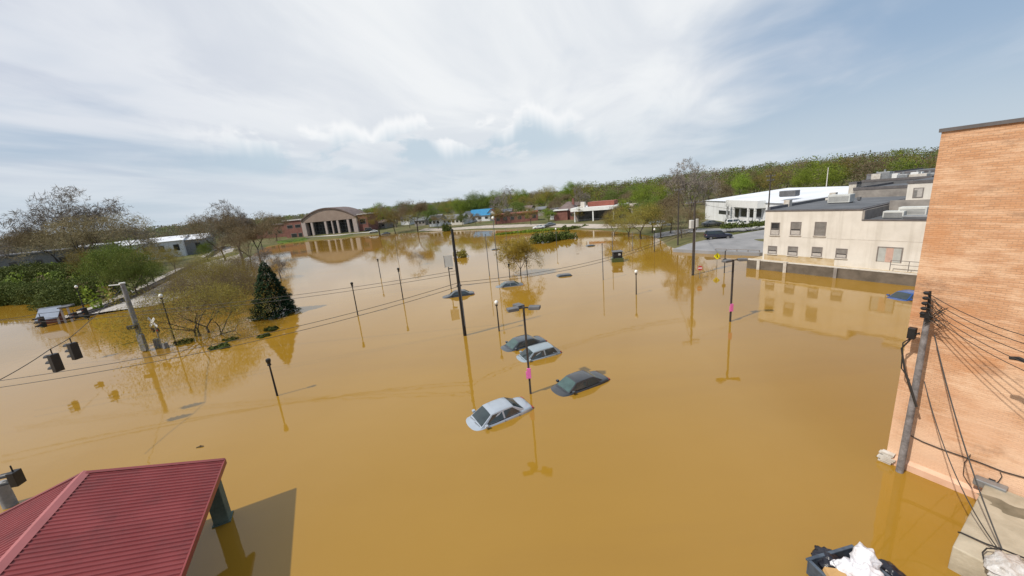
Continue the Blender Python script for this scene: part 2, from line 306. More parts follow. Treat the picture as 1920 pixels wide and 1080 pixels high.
# ------------------------------------------------------------------ mesh helpers
class MB:
    def __init__(s): s.v = []; s.f = []; s.m = []; s.mi = 0
    def add(s, vs, fs):
        k = len(s.v); s.v.extend([tuple(v) for v in vs]); s.f.extend([tuple(i + k for i in f) for f in fs]); s.m.extend([s.mi] * len(fs)); return s
    def box(s, x0, x1, y0, y1, z0, z1):
        return s.add([(x0, y0, z0), (x1, y0, z0), (x1, y1, z0), (x0, y1, z0), (x0, y0, z1), (x1, y0, z1), (x1, y1, z1), (x0, y1, z1)],
                     [(3, 2, 1, 0), (4, 5, 6, 7), (0, 1, 5, 4), (1, 2, 6, 5), (2, 3, 7, 6), (3, 0, 4, 7)])
    def tube(s, pts, rad, n=8, cap=True):
        pts = [Vector(p) for p in pts]; rs = rad if isinstance(rad, (list, tuple)) else [rad] * len(pts)
        vs = []; fs = []; ref = None
        for i, p in enumerate(pts):
            d = (pts[min(i + 1, len(pts) - 1)] - pts[max(i - 1, 0)])
            if d.length < 1e-9: d = Vector((0, 0, 1))
            d.normalize()
            if ref is None: ref = Vector((1, 0, 0)) if abs(d.x) < 0.8 else Vector((0, 1, 0))
            a = d.cross(ref).normalized(); b = d.cross(a)
            ref = b.cross(d) if False else ref
            for k in range(n):
                t = 2 * math.pi * k / n; vs.append(p + (a * math.cos(t) + b * math.sin(t)) * rs[i])
        for i in range(len(pts) - 1):
            for k in range(n):
                fs.append((i * n + k, i * n + (k + 1) % n, (i + 1) * n + (k + 1) % n, (i + 1) * n + k))
        if cap:
            fs.append(tuple(range(n))[::-1]); fs.append(tuple((len(pts) - 1) * n + k for k in range(n)))
        return s.add(vs, fs)
    def prism(s, poly, y0, y1):
        """polygon in x, z extruded along y"""
        n = len(poly); vs = [(x, y0, z) for x, z in poly] + [(x, y1, z) for x, z in poly]
        fs = [tuple(range(n)), tuple(range(2 * n - 1, n - 1, -1))] + [(i, n + i, n + (i + 1) % n, (i + 1) % n) for i in range(n)]
        return s.add(vs, fs)
    def slab(s, poly, z0, z1):
        n = len(poly); vs = [(x, y, z0) for x, y in poly] + [(x, y, z1) for x, y in poly]
        fs = [tuple(range(n))[::-1], tuple(range(n, 2 * n))] + [(i, (i + 1) % n, n + (i + 1) % n, n + i) for i in range(n)]
        return s.add(vs, fs)
    def blob(s, c, r, n=10, m=6, jit=0.0, rnd=random):
        vs = []; fs = []
        for j in range(1, m):
            a = math.pi * j / m
            for k in range(n):
                t = 2 * math.pi * k / n; q = 1 + rnd.uniform(-jit, jit)
                vs.append((c[0] + r[0] * math.sin(a) * math.cos(t) * q, c[1] + r[1] * math.sin(a) * math.sin(t) * q, c[2] + r[2] * math.cos(a) * q))
        t0 = len(vs); vs += [(c[0], c[1], c[2] + r[2]), (c[0], c[1], c[2] - r[2])]
        for j in range(m - 2):
            for k in range(n): fs.append((j * n + k, (j + 1) * n + k, (j + 1) * n + (k + 1) % n, j * n + (k + 1) % n))
        for k in range(n): fs.append((t0, k, (k + 1) % n)); fs.append((t0 + 1, (m - 2) * n + (k + 1) % n, (m - 2) * n + k))
        return s.add(vs, fs)
    def mesh(s, name, mats, smooth=None):
        me = bpy.data.meshes.new(name); me.from_pydata(s.v, [], s.f)
        for q in (mats if isinstance(mats, (list, tuple)) else [mats]): me.materials.append(MT[q])
        if any(s.m): me.polygons.foreach_set('material_index', s.m)
        if smooth is not None:
            me.polygons.foreach_set('use_smooth', [True] * len(me.polygons)); me.set_sharp_from_angle(angle=R(smooth))
        me.update(); return me
    def build(s, name, mats, parent=None, smooth=None, bevel=0.0):
        o = bpy.data.objects.new(name, s.mesh(name, mats, smooth)); COL.objects.link(o); o.parent = parent
        if bevel:
            bv = o.modifiers.new('bevel', 'BEVEL'); bv.width = bevel; bv.segments = 2; bv.limit_method = 'ANGLE'; bv.angle_limit = R(40)
        return o
def tag(o, label=None, cat=None, group=None, kind=None):
    if label: o['label'] = label
    if cat: o['category'] = cat
    if group: o['group'] = group
    if kind: o['kind'] = kind
    return o
def thing(name, label, cat, loc=(0, 0, 0), rz=0.0, group=None):
    o = bpy.data.objects.new(name, None); o.empty_display_size = 0.3; COL.objects.link(o); o.location = loc; o.rotation_euler = (0, 0, rz)
    return tag(o, label, cat, group)
CH = {}
def copy_tree(o, parent=None):
    c = o.copy(); COL.objects.link(c); c.parent = parent
    for ch in o.children: copy_tree(ch, c)
    return c

# ------------------------------------------------------------------ the setting: terrain, water, lots
SHORE = [(-40, 575), (60, 562), (150, 556), (176, 584), (214, 584), (262, 560), (330, 527), (385, 505), (440, 492), (478, 478), (500, 462), (545, 454), (600, 449), (650, 445), (700, 440), (760, 437),
         (830, 433), (900, 431), (960, 430), (1040, 431), (1120, 431), (1180, 437), (1226, 443), (1240, 452), (1252, 462), (1268, 467)]
shore = [P(x, y).to_2d() for x, y in SHORE]
# wall frame of the town blocks
AZU = R(-60.5); U2 = Vector((math.cos(AZU), math.sin(AZU), 0)); V2 = Vector((-math.sin(AZU), math.cos(AZU), 0))
CA = P(1421, 505)               # foot of the retaining wall, left end
lot = [P(1268, 467).to_2d(), P(1345, 470).to_2d(), P(1418, 474).to_2d()]
ca2 = CA.to_2d(); u2 = U2.to_2d(); v2 = V2.to_2d()
polyW = shore + [lot[1], lot[2], ca2 + v2 * 6 - u2 * 0.1, ca2 + v2 * 0.4, ca2 + v2 * 0.4 + u2 * 22, ca2 + v2 * 0.4 + u2 * 90, Vector((60, -150)), Vector((-260, -150)), Vector((-260, 40))]
def sdist(X, Y, poly):
    ins = np.zeros(X.shape, bool); d = np.full(X.shape, 1e9); n = len(poly)
    for i in range(n):
        a = poly[i]; b = poly[(i + 1) % n]
        ex, ey = b[0] - a[0], b[1] - a[1]; wx, wy = X - a[0], Y - a[1]
        t = np.clip((wx * ex + wy * ey) / (ex * ex + ey * ey), 0, 1)
        d = np.minimum(d, np.hypot(wx - t * ex, wy - t * ey))
        c = ((a[1] > Y) != (b[1] > Y)) & (X < (b[0] - a[0]) * (Y - a[1]) / (b[1] - a[1] + 1e-12) + a[0]); ins ^= c
    return np.where(ins, -d, d)
def ground_z(X, Y):
    X = np.asarray(X, float); Y = np.asarray(Y, float)
    d = sdist(X, Y, polyW)
    z = np.where(d < 0, np.maximum(-1.6, d * 0.35), np.minimum(d * 0.16, 1.1) + np.clip(d - 15, 0, 1e4) * 0.006)
    az = np.degrees(np.arctan2(X, Y)); r = np.hypot(X, Y)
    side = np.clip((az - 8) / 25, 0, 1); side = side * side * (3 - 2 * side)
    z = z + side * np.clip(r - 130, 0, 420) * 0.012 * (d > 0)
    z = np.where(d > 0, np.minimum(z, 3.5 + side * 4.5 + np.clip(r - 900, 0, 5000) * 0.001), z)
    wob = 0.25 * np.sin(X * 0.09 + 1) * np.cos(Y * 0.07) + 0.12 * np.sin(X * 0.31) * np.sin(Y * 0.27 + 2)
    return z + np.where(d > 3, wob * np.clip((d - 3) / 15, 0, 1), 0)
def gz(x, y): return float(ground_z(np.array([x]), np.array([y]))[0])
def build_terrain():
    na = 420; rs = [0.5, 8, 14] + list(np.geomspace(20, 400, 150)) + list(np.geomspace(410, 6000, 40))
    th = np.linspace(0, 2 * np.pi, na, endpoint=False); RR, TT = np.meshgrid(np.array(rs), th, indexing='ij')
    X = RR * np.sin(TT); Y = RR * np.cos(TT); Z = ground_z(X, Y); nr = len(rs)
    vs = np.stack([X, Y, Z], -1).reshape(-1, 3)
    i, k = np.meshgrid(np.arange(nr - 1), np.arange(na), indexing='ij'); k2 = (k + 1) % na
    fs = np.stack([i * na + k, i * na + k2, (i + 1) * na + k2, (i + 1) * na + k], -1).reshape(-1, 4)[:, ::-1]
    me = bpy.data.meshes.new('ground'); me.from_pydata(vs.tolist(), [], fs.tolist()); me.materials.append(MT['ground'])
    me.polygons.foreach_set('use_smooth', [True] * len(me.polygons))
    o = bpy.data.objects.new('ground', me); COL.objects.link(o); tag(o, kind='structure')
build_terrain()
wm = MB().add([(-900, -500, 0), (700, -500, 0), (700, 700, 0), (-900, 700, 0)], [(0, 1, 2, 3)])
tag(wm.build('flood_water', 'water'), kind='structure')

# ------------------------------------------------------------------ wall frame of the brick building
BC = P(1660, 862); AZB = R(-61.3)
UB = Vector((math.cos(AZB), math.sin(AZB), 0)); VB = Vector((-math.sin(AZB), math.cos(AZB), 0))
def PWl(x, y, off=0.0):
    """local coordinates (along, out, up) in the brick wall frame of the point seen at x, y on the plane standing off the wall"""
    r = ray(x, y); o = Vector((0, 0, CAM_H)); t = ((BC - VB * off - o).dot(VB)) / r.dot(VB); p = o + r * t - BC
    return Vector((p.dot(UB), p.dot(VB), p.z))
def bw(l): return BC + UB * l[0] + VB * l[1] + Vector((0, 0, l[2]))
bb = thing('brick_building', 'tall windowless building of worn peach painted brick at the right edge', 'building', BC, AZB)
HB = 13.4
MB().box(0, 60, 0, 24, -1.6, HB).build('wall', 'worn_brick', bb)
m = MB(); m.box(-0.06, 7.2, -0.06, 24.06, HB, HB + 0.12); m.box(7.2, 7.5, -0.06, 24.06, HB, HB + 0.42); m.box(7.5, 60.06, -0.06, 24.06, HB + 0.30, HB + 0.42); m.build('coping', 'roof_edge', bb)
MB().box(7.5, 60, 0.0, 24, HB, HB + 0.3).build('parapet', 'worn_brick', bb)
mat('ledge', (0.60, 0.36, 0.24), 0.9, 0, scale=1.5, c2=(0.68, 0.44, 0.31))
m = MB(); m.prism([(0, 0), (0, 0)], 0, 0) if False else None
m.add([(-0.05, -0.16, -1.6), (60, -0.16, -1.6), (60, -0.16, 0.28), (-0.05, -0.16, 0.28), (-0.05, -0.002, 0.40), (60, -0.002, 0.40), (-0.05, -0.002, -1.6), (60, -0.002, -1.6)],
      [(0, 1, 2, 3), (3, 2, 5, 4), (0, 3, 4, 6), (1, 7, 5, 2)]); m.build('ledge', 'ledge', bb)
m = MB(); rr = random.Random(3)
for k in range(7): m.box(-0.22 + rr.uniform(0, .2), 0.1 + rr.uniform(0, .25), -0.3 + rr.uniform(0, .1), -0.01, k * 0.07, k * 0.07 + 0.06)
m.build('broken_corner', 'coping', bb)
# concrete dock with worn top
l1, l2, l3 = PWl(1828, 934, 0), P(1788, 1028, 0.85), P(1850, 1060, 0.85)
def toB(p): d = p - BC; return Vector((d.dot(UB), d.dot(VB), d.z))
s0 = toB(P(1832, 930, 0.85)).x; out_ = -toB(P(1786, 1024, 0.85)).y; s1 = toB(P(1786, 1024, 0.85)).x
dock = thing('concrete_dock', 'stained concrete loading platform at the foot of the peach brick wall', 'loading platform', bw((s0, 0, 0)), AZB)
m = MB(); m.slab([(0, -0.17), (s1 - s0, -out_), (16, -out_ - 0.4), (16, -0.17)], -1.6, 0.85); m.build('platform', 'concrete', dock, bevel=0.04)
mat('damp', (0.13, 0.11, 0.07), 0.85, 0, scale=1.6, c2=(0.24, 0.20, 0.14))
m = MB(); rr = random.Random(5); dp = toB(P(1912, 962, .85)); pts = [(dp.x - s0 + 0.75 * math.cos(a) * (1 + .25 * math.sin(3 * a) + .16 * math.sin(7 * a + 1)), dp.y + 0.40 * math.sin(a) * (1 + .2 * math.cos(2 * a) + .2 * math.sin(6 * a))) for a in np.linspace(0, 2 * math.pi, 44)[:-1]]
m.slab(pts, 0.852, 0.856); m.build('damp_patch', 'damp', dock)
mat('algae_band', (0.16, 0.13, 0.075), 0.9, 0, scale=2, c2=(0.24, 0.20, 0.12))
# rubbish and plastic on the platform
def bagmesh(m, c, r, seed, n=22):
    rr = random.Random(seed); k = len(m.v); m.blob(c, r, n, 14)
    for i in range(k, len(m.v)):
        v = Vector(m.v[i]); d = v - Vector(c)
        s = 1 + 0.16 * math.sin(d.x / r[0] * 5 + seed) * math.cos(d.y / r[1] * 6 + seed * 2) + 0.10 * math.sin(d.z / r[2] * 9 + d.x / r[0] * 8) + rr.uniform(-.05, .05)
        m.v[i] = tuple(Vector(c) + d * s)
pb = toB(P(1890, 1072, 0.95)); pbw = bw((pb.x, pb.y, 0.85))
t = thing('plastic_bag', 'crumpled clear grey plastic bag on the concrete platform', 'bag', pbw, 0.4)
mat('clear_plastic', (0.42, 0.38, 0.34), 0.2, 0, scale=5, c2=(0.62, 0.60, 0.58), bump=0.8, bscale=10)
m = MB(); bagmesh(m, (0, 0, 0.22), (0.62, 0.40, 0.26), 3); m.build('bag', 'clear_plastic', t, smooth=50)
# lamp box on the wall
a = PWl(1857, 913, 0); t = thing('wall_floodlight', 'small grey floodlight box mounted low on the peach brick wall', 'light', bw((a.x, a.y, a.z + .18)), AZB)
m = MB(); m.box(-0.38, 0.38, -0.36, -0.02, -0.13, 0.13); m.build('housing', 'steel', t, bevel=0.03)
MB().box(-0.33, 0.33, -0.33, -0.05, -0.15, -0.132).build('lens', 'lamp_glass', t)
MB().box(-0.08, 0.08, -0.05, 0, -0.10, 0.16).build('bracket', 'dark_metal', t)

# ------------------------------------------------------------------ wires
def sagline(a, b, sag, n=18):
    a, b = Vector(a), Vector(b); return [a.lerp(b, i / n) - Vector((0, 0, sag * 4 * (i / n) * (1 - i / n))) for i in range(n + 1)]
def cable(label, pts, rad=0.02, group=None, name='overhead_wire', cat='wire', matn='wire', z0=None):
    o = MB().tube(pts, rad, 5).build(name, matn); return tag(o, label, cat, group)

# service pole against the brick wall
pb_, pt_ = PWl(1688, 874, 0.45), PWl(1742, 590, 0.45)
pole_base = bw((pb_.x, -0.45, -1.2))
sp = thing('service_pole', 'weathered grey wooden pole with a tangle of wires beside the peach brick wall', 'utility pole', bw((pb_.x, -0.45, 0)), AZB)
hp = pt_.z
m = MB(); m.tube([(0, 0, -1.5), (0.02, 0, hp * .5), (0.0, 0, hp)], [0.13, 0.11, 0.09], 12); m.build('pole', 'grey_wood', sp, smooth=40)
m = MB(); m.tube([(0.0, 0, hp), (-0.06, 0, hp + 0.9)], [0.06, 0.04], 8); m.box(-0.16, 0.12, -0.22, -0.10, hp - 0.1, hp + 0.12)
for k in range(5): m.blob((-0.10, -0.16, hp + 0.05 + k * 0.2), (0.10, 0.10, 0.07), 8, 5)
m.build('insulator_rack', 'black', sp)
rr = random.Random(11); m = MB()
for k in range(9):
    z0 = hp + 0.05 + (k % 6) * 0.16; pts = [(-0.08, -0.16, z0)]; x = -0.08; z = z0
    for j in range(4): x += rr.uniform(0.05, 0.20); z += rr.uniform(-0.18, 0.06); pts.append((x, -0.2 + rr.uniform(-.12, .12), z))
    pts.append((-0.02, -0.16, hp - 0.1 - rr.uniform(0, .3))); m.tube(pts, 0.011, 4)
m.build('wire_tangle', 'wire', sp)
m = MB(); zz = PWl(1728, 632, 0.8).z; m.box(-0.42, -0.20, -0.2, 0.02, zz - 0.22, zz + 0.22); m.box(-0.22, -0.1, -0.06, 0.0, zz - 0.03, zz + 0.03); m.build('junction_box', 'black', sp, bevel=0.02)
m = MB(); zl = PWl(1726, 690, 0.6).z
m.tube([(-0.3, -0.12, zz - .22), (-0.52, -0.1, zz - .7), (-0.30, -0.17, zl - .3), (-0.1, -0.2, zl - 0.8), (0.18, -0.2, zl - 1.6)], [0.03, 0.03, 0.035, 0.045, 0.04], 6)
m.tube([(-0.1, -0.18, zz + .1), (-0.5, -0.12, zz - .45), (-0.42, -0.14, zl - .2), (-0.12, -0.2, zl - 0.6)], 0.022, 5)
m.build('drip_loop', 'wire', sp)
topw = bw((pt_.x - 0.02, -0.6, hp))
for i, (dz, ex, ey) in enumerate(((0.8, 1945, 636), (0.62, 1945, 652), (0.45, 1940, 668), (0.28, 1940, 688), (0.1, 1945, 706))):
    e = bw(PWl(ex, ey, 2.2)); cable('thin wire fanning right from the pole top across the brick wall', sagline(topw + Vector((0, 0, dz)), e, 0.15), 0.012, 'wires fanning from the grey wooden pole')
m = MB(); a, b = PWl(1893, 671, 1.6), PWl(1935, 682, 1.7)
cl = tag(m.tube([bw(a), bw(a.lerp(b, .4)) + Vector((0, 0, .05)), bw(b)], [0.05, 0.07, 0.05], 7).build('cable_splice', 'wire'), 'dark splice case on a wire at the right edge', 'cable splice')
hook = bw(PWl(1879, 1032, 3.0)); hook = P(1879, 1030, 1.15)
cable('dark twisted cable dropping steeply from the grey pole to the platform', sagline(bw(PWl(1752, 628, .55)), hook, 0.35), 0.02, name='drop_cable', cat='cable')
cable('thinner cable sagging beside the twisted drop cable over the platform', sagline(bw(PWl(1733, 715, .6)), hook + Vector((-.1, 0, 0)), 0.6), 0.016, name='drop_cable', cat='cable')
pts = [bw(PWl(x, y, .05)) for x, y in ((1702, 814), (1730, 828), (1765, 842), (1800, 854), (1840, 868), (1880, 884), (1930, 898))]
cable('dark cable clipped along the brick wall low across its width', pts, 0.022, name='wall_cable', cat='cable')
pts = [bw(PWl(x, y, .08)) for x, y in ((1820, 852), (1808, 868), (1806, 890), (1815, 905), (1832, 930))]
cable('thin loose loop of cable hanging down the brick wall to the platform corner', pts, 0.012, name='wall_cable', cat='cable')
pts = [bw(PWl(x, y, .08)) for x, y in ((1875, 885), (1879, 893), (1872, 903), (1866, 908))]
cable('short curl of cable over the grey floodlight box', pts, 0.012, name='wall_cable', cat='cable')
pts = [P(1797, 998, 0.80), P(1803, 999, 0.89), P(1850, 1020, 0.95), P(1880, 1030, 1.15), P(1935, 1052, 1.0)]
cable('dark cable lying across the concrete platform', pts, 0.026, name='ground_cable', cat='cable')
pts = [hook, P(1850, 1028, 1.1), P(1842, 1036, 1.05), P(1846, 1056, 0.95), P(1850, 1068, 0.87), P(1860, 1050, 1.0), hook]
cable('looped cable end lying beside the plastic bag on the platform', pts, 0.02, name='cable_coil', cat='cable')

# ------------------------------------------------------------------ open rubbish skip floating with bags
c0 = P(1598, 1022, 0.58); AZS = R(-170.0); ex_, ey_ = Vector((math.cos(AZS), math.sin(AZS), 0)), Vector((-math.sin(AZS), math.cos(AZS), 0))
L_, W_ = 0.86, 1.25                               # half sizes: short side to the left corner, long side to the viewer
scn = c0 + ex_ * L_ + ey_ * W_; scn.z = 0
sk = thing('rubbish_skip', 'dark open skip full of rubbish bags at the bottom right', 'skip', scn, AZS)
m = MB(); tck = 0.05
for x0, x1, y0, y1 in ((-L_, L_, -W_, -W_ + tck), (-L_, L_, W_ - tck, W_), (-L_, -L_ + tck, -W_ + tck, W_ - tck), (L_ - tck, L_, -W_ + tck, W_ - tck)): m.box(x0, x1, y0, y1, -0.6, 0.5)
m.box(-L_ + tck, L_ - tck, -W_ + tck, W_ - tck, -0.2, -0.1); m.build('tub', 'bin_blue', sk, bevel=0.015)
m = MB()
for x0, x1, y0, y1 in ((-L_ - .04, L_ + .04, -W_ - .04, -W_ + .06), (-L_ - .04, L_ + .04, W_ - .06, W_ + .04), (-L_ - .04, -L_ + .06, -W_ + .06, W_ - .06), (L_ - .06, L_ + .04, -W_ + .06, W_ - .06)): m.box(x0, x1, y0, y1, 0.502, 0.57)
m.build('rim', 'bin_blue', sk, bevel=0.015)
for i, (x, y, z, r, mt, lab, sd_) in enumerate(((1621, 1050, 0.85, (0.36, 0.33, 0.42), 'bag_white', 'big white rubbish bag topmost in the dark skip', 1), (1590, 1066, 0.62, (0.36, 0.28, 0.24), 'bag_white', 'flatter white rubbish bag nearest the left end of the skip pile', 2),
        (1628, 1082, 0.72, (0.40, 0.34, 0.34), 'bag_white', 'white rubbish bag at the lower side of the skip pile', 4), (1553, 1050, 0.36, (0.40, 0.40, 0.22), 'bag_black', 'black rubbish bag in the left end of the dark skip', 5),
        (1668, 1072, 0.36, (0.30, 0.36, 0.22), 'bag_black', 'black rubbish bag in the right end of the dark skip', 6), (1566, 1056, 0.56, (0.15, 0.10, 0.06), 'bag_white', 'small white bag lying on the black bag in the skip', 7))):
    m = MB(); bagmesh(m, (0, 0, 0), r, sd_, 26); o = m.build('rubbish_bag', mt, None, smooth=70); o.location = P(x, y, z); tag(o, lab, 'rubbish bag', 'rubbish bags in the skip')
m = MB(); m.box(-0.30, 0.22, -0.16, 0.16, -0.06, 0.10); m.add([(-.3, -.16, .105), (.22, -.16, .105), (.25, -.30, .2), (-.32, -.30, .18)], [(0, 1, 2, 3)])
o = m.build('cardboard_box', 'cardboard'); o.location = P(1570, 1080, .58); o.rotation_euler = (0.2, 0.1, R(-10)); tag(o, 'flattened tan cardboard box tucked under the white bags', 'box')

# ------------------------------------------------------------------ pavilion with the red metal roof
HE, AZP = 2.6, R(-64.0)
ec = P(420, 862, HE); UP = Vector((math.cos(AZP), math.sin(AZP), 0)); NP = Vector((math.sin(AZP), -math.cos(AZP), 0))   # NP points left, away from the eave
RUN, HR, LEN = 4.1, 3.82, 13.0
rd = NP * RUN
pv = thing('pavilion', 'open pavilion with a ribbed red metal gable roof at the bottom left', 'pavilion', ec.to_2d().to_3d(), AZP)
# local: x along the eave toward the viewer, y = -NP side; eave at y=0, ridge at y=-RUN, other eave at y=-2RUN
def rib_roof(y0, z0, y1, z1):
    m = MB(); x = 0.0; prof = []; pitch = 0.19
    while x < LEN: prof += [(x, 0), (x + 0.11, 0), (x + 0.13, 0.035), (x + 0.17, 0.035)]; x += pitch
    vs = []; n = len(prof)
    for (px, pz) in prof: vs += [(px, y0, z0 + pz), (px, y1, z1 + pz)]
    fs = [(2 * i, 2 * i + 2, 2 * i + 3, 2 * i + 1) for i in range(n - 1)]
    return m.add(vs, fs)
rib_roof(0, HE, -RUN, HR).build('roof_sheet', 'red_metal', pv)
rib_roof(-2 * RUN, HE, -RUN, HR).build('roof_sheet', 'red_metal', pv)
sl = math.hypot(RUN, HR - HE)
m = MB(); m.prism([(-2 * RUN + 0.08, HE - 0.16), (-2 * RUN + 0.08, HE - 0.03), (-RUN, HR - 0.03), (-0.08, HE - 0.03), (-0.08, HE - 0.16), (-RUN, HR - 0.20)], 0.06, LEN - 0.1)
m.v = [(y, x, z) for x, y, z in m.v]; m.f = [f[::-1] for f in m.f]; m.build('roof_deck', 'soffit', pv)
m = MB(); m.add([(-0.06, -0.20 - RUN, HR - 0.02), (LEN, -0.20 - RUN, HR - 0.02), (LEN, -RUN, HR + 0.075), (-0.06, -RUN, HR + 0.075), (-0.06, -RUN + 0.20, HR - 0.02), (LEN, -RUN + 0.20, HR - 0.02)], [(0, 1, 2, 3), (3, 2, 5, 4)])
m.build('ridge_cap', 'red_metal_edge', pv)
m = MB(); m.add([(-0.05, 0.02, HE - 0.2), (-0.05, 0.02, HE + 0.05), (-0.05, -RUN, HR + 0.06), (-0.05, -RUN, HR - 0.2), (0.12, 0.02, HE + 0.05), (0.12, -RUN, HR + 0.06),
       (-0.05, -2 * RUN - 0.02, HE - 0.2), (-0.05, -2 * RUN - 0.02, HE + 0.05), (0.12, -2 * RUN - .02, HE + 0.05)], [(0, 1, 2, 3), (1, 4, 5, 2), (3, 2, 7, 6), (2, 5, 8, 7)])
m.build('rake_trim', 'red_metal', pv)
MB().box(-0.02, LEN, 0.005, 0.06, HE - 0.19, HE + 0.03).build('gutter', 'red_metal', pv)
MB().box(-0.02, LEN, -2 * RUN - 0.06, -2 * RUN - 0.005, HE - 0.19, HE + 0.03).build('gutter', 'red_metal', pv)
pp = P(425, 972) - ec; lx, ly = pp.to_2d().dot(UP.to_2d()), -pp.to_2d().dot(NP.to_2d())
for (x, y) in ((lx, min(ly, -0.55)), (lx + 6.0, min(ly, -0.55)), (lx, -2 * RUN + 0.6), (lx + 6.0, -2 * RUN + 0.6)):
    o = MB().box(x - 0.27, x + 0.27, y - 0.27, y + 0.27, -1.5, HE - 0.02).build('post', 'post_green', pv, bevel=0.03)
    MB().box(x - 0.33, x + 0.33, y - 0.33, y + 0.33, -1.5, 0.05).build('plinth', 'post_green', o)

# ------------------------------------------------------------------ cars
def car_parts(root, paint, kind='sedan', glass='car_glass', details=True):
    m = MB()
    if kind == 'sedan':
        st = [(2.32, .52, .55), (2.22, .66, .74), (1.95, .76, .83), (1.4, .86, .87), (0.95, .93, .885), (0.2, .95, .89), (-1.0, .97, .885), (-1.55, .99, .87), (-2.0, .98, .82), (-2.25, .92, .74), (-2.32, .62, .66)]
        gh = dict(f0=1.02, f1=0.28, r1=-1.02, r0=-1.72, top=1.43, zb=.94, hb=.80, ht=.60)
    elif kind == 'hatch':
        st = [(2.15, .55, .55), (2.05, .70, .74), (1.75, .82, .84), (1.25, .92, .86), (0.9, .98, .87), (0.2, .99, .88), (-1.0, 1.0, .875), (-1.7, 1.0, .85), (-2.0, .98, .80), (-2.1, .6, .72)]
        gh = dict(f0=1.0, f1=0.25, r1=-1.45, r0=-1.98, top=1.5, zb=.97, hb=.80, ht=.62)
    else:   # suv
        st = [(2.4, .75, .70), (2.3, .95, .84), (1.9, 1.05, .92), (1.3, 1.12, .94), (0.95, 1.16, .95), (0, 1.17, .95), (-1.2, 1.18, .95), (-2.0, 1.18, .93), (-2.35, 1.12, .88), (-2.42, .75, .84)]
        gh = dict(f0=1.05, f1=0.35, r1=-2.05, r0=-2.34, top=1.82, zb=1.15, hb=.88, ht=.72)
    zs = 0.22 if kind != 'suv' else 0.4
    rings = []
    for x, z, h in st:
        rings.append([(x, -h * .92, zs), (x, -h, zs + .15), (x, -h * 1.0, z * .62), (x, -h * .985, z - .10), (x, -h * .90, z - .012), (x, -h * .5, z + .018), (x, 0, z + .028),
                      (x, h * .5, z + .018), (x, h * .90, z - .012), (x, h * .985, z - .10), (x, h * 1.0, z * .62), (x, h, zs + .15), (x, h * .92, zs)])
    n = 13; vs = [p for r_ in rings for p in r_]; fs = []
    for i in range(len(rings) - 1):
        for k in range(n): fs.append((i * n + k, i * n + (k + 1) % n, (i + 1) * n + (k + 1) % n, (i + 1) * n + k))
    fs.append(tuple(range(n))[::-1]); fs.append(tuple((len(rings) - 1) * n + k for k in range(n)))
    fs = [f[::-1] for f in fs]
    m.add(vs, fs); body = m.build('body', 'paint_' + paint, root, smooth=60)
    if details: sb_ = body.modifiers.new('round', 'SUBSURF'); sb_.levels = 1; sb_.render_levels = 1
    g = gh
    # cabin: curved loft
    def sec(x, z, h): return [(x, -h, z), (x, -h * .93, z + .02 * (z > 1.2)), (x, -h * .5, z + .045 * (z > 1.2)), (x, 0, z + .055 * (z > 1.2)), (x, h * .5, z + .045 * (z > 1.2)), (x, h * .93, z + .02 * (z > 1.2)), (x, h, z)]
    m = MB(); zt = g['top'] - .055
    top_s = [(g['f1'], zt - .02, g['ht']), (g['f1'] - .25, zt, g['ht'] + .01), ((g['f1'] + g['r1']) / 2, zt + .01, g['ht'] + .01), (g['r1'] + .25, zt, g['ht'] + .01), (g['r1'], zt - .03, g['ht'])]
    rows = [sec(g['f0'], g['zb'] - .03, g['hb'] - .06)] + [sec(*q) for q in top_s] + [sec(g['r0'], g['zb'], g['hb'] - .08)]
    vs = [p for r_ in rows for p in r_]; fs = []
    for i in range(len(rows) - 1):
        for k in range(6): fs.append((i * 7 + k, (i + 1) * 7 + k, (i + 1) * 7 + k + 1, i * 7 + k + 1))
    k0 = len(vs)
    # sides down to the belt
    bl = [(g['f0'], g['zb'] - .04, g['hb'] - .05), (g['f1'] - .05, g['zb'] - .02, g['hb']), ((g['f1'] + g['r1']) / 2, g['zb'], g['hb'] + .01), (g['r1'] + .1, g['zb'], g['hb']), (g['r0'], g['zb'] - .01, g['hb'] - .07)]
    for sgn, kk in ((-1, 0), (1, 6)):
        b0 = len(vs)
        for (x, z, h) in bl: vs.append((x, sgn * h, z))
        tops = [0 * 7 + kk, 1 * 7 + kk, 3 * 7 + kk, 5 * 7 + kk, 6 * 7 + kk]
        quads = [(b0, b0 + 1, 1 * 7 + kk, 0 * 7 + kk), (b0 + 1, b0 + 2, 3 * 7 + kk, 2 * 7 + kk, 1 * 7 + kk), (b0 + 2, b0 + 3, 5 * 7 + kk, 4 * 7 + kk, 3 * 7 + kk), (b0 + 3, b0 + 4, 6 * 7 + kk, 5 * 7 + kk)]
        fs += quads if sgn < 0 else [q[::-1] for q in quads]
    m.add(vs, fs); cab = m.build('cabin', 'paint_' + paint, root, smooth=30)
    # glass panels, a few mm proud of the cabin
    e = .009
    def lerp(a, b, t): return tuple(a[i] + (b[i] - a[i]) * t for i in range(3))
    def panel(name, q, ins=(.06, .10), outv=(0, 0, 0)):
        c = [sum(p[i] for p in q) / len(q) for i in range(3)]
        v = [tuple(lerp(p, c, ins[0])[i] + outv[i] for i in range(3)) for p in q]
        k = MB().add(v, [tuple(range(len(v)))]); return k.build(name, 'car_glass', root)
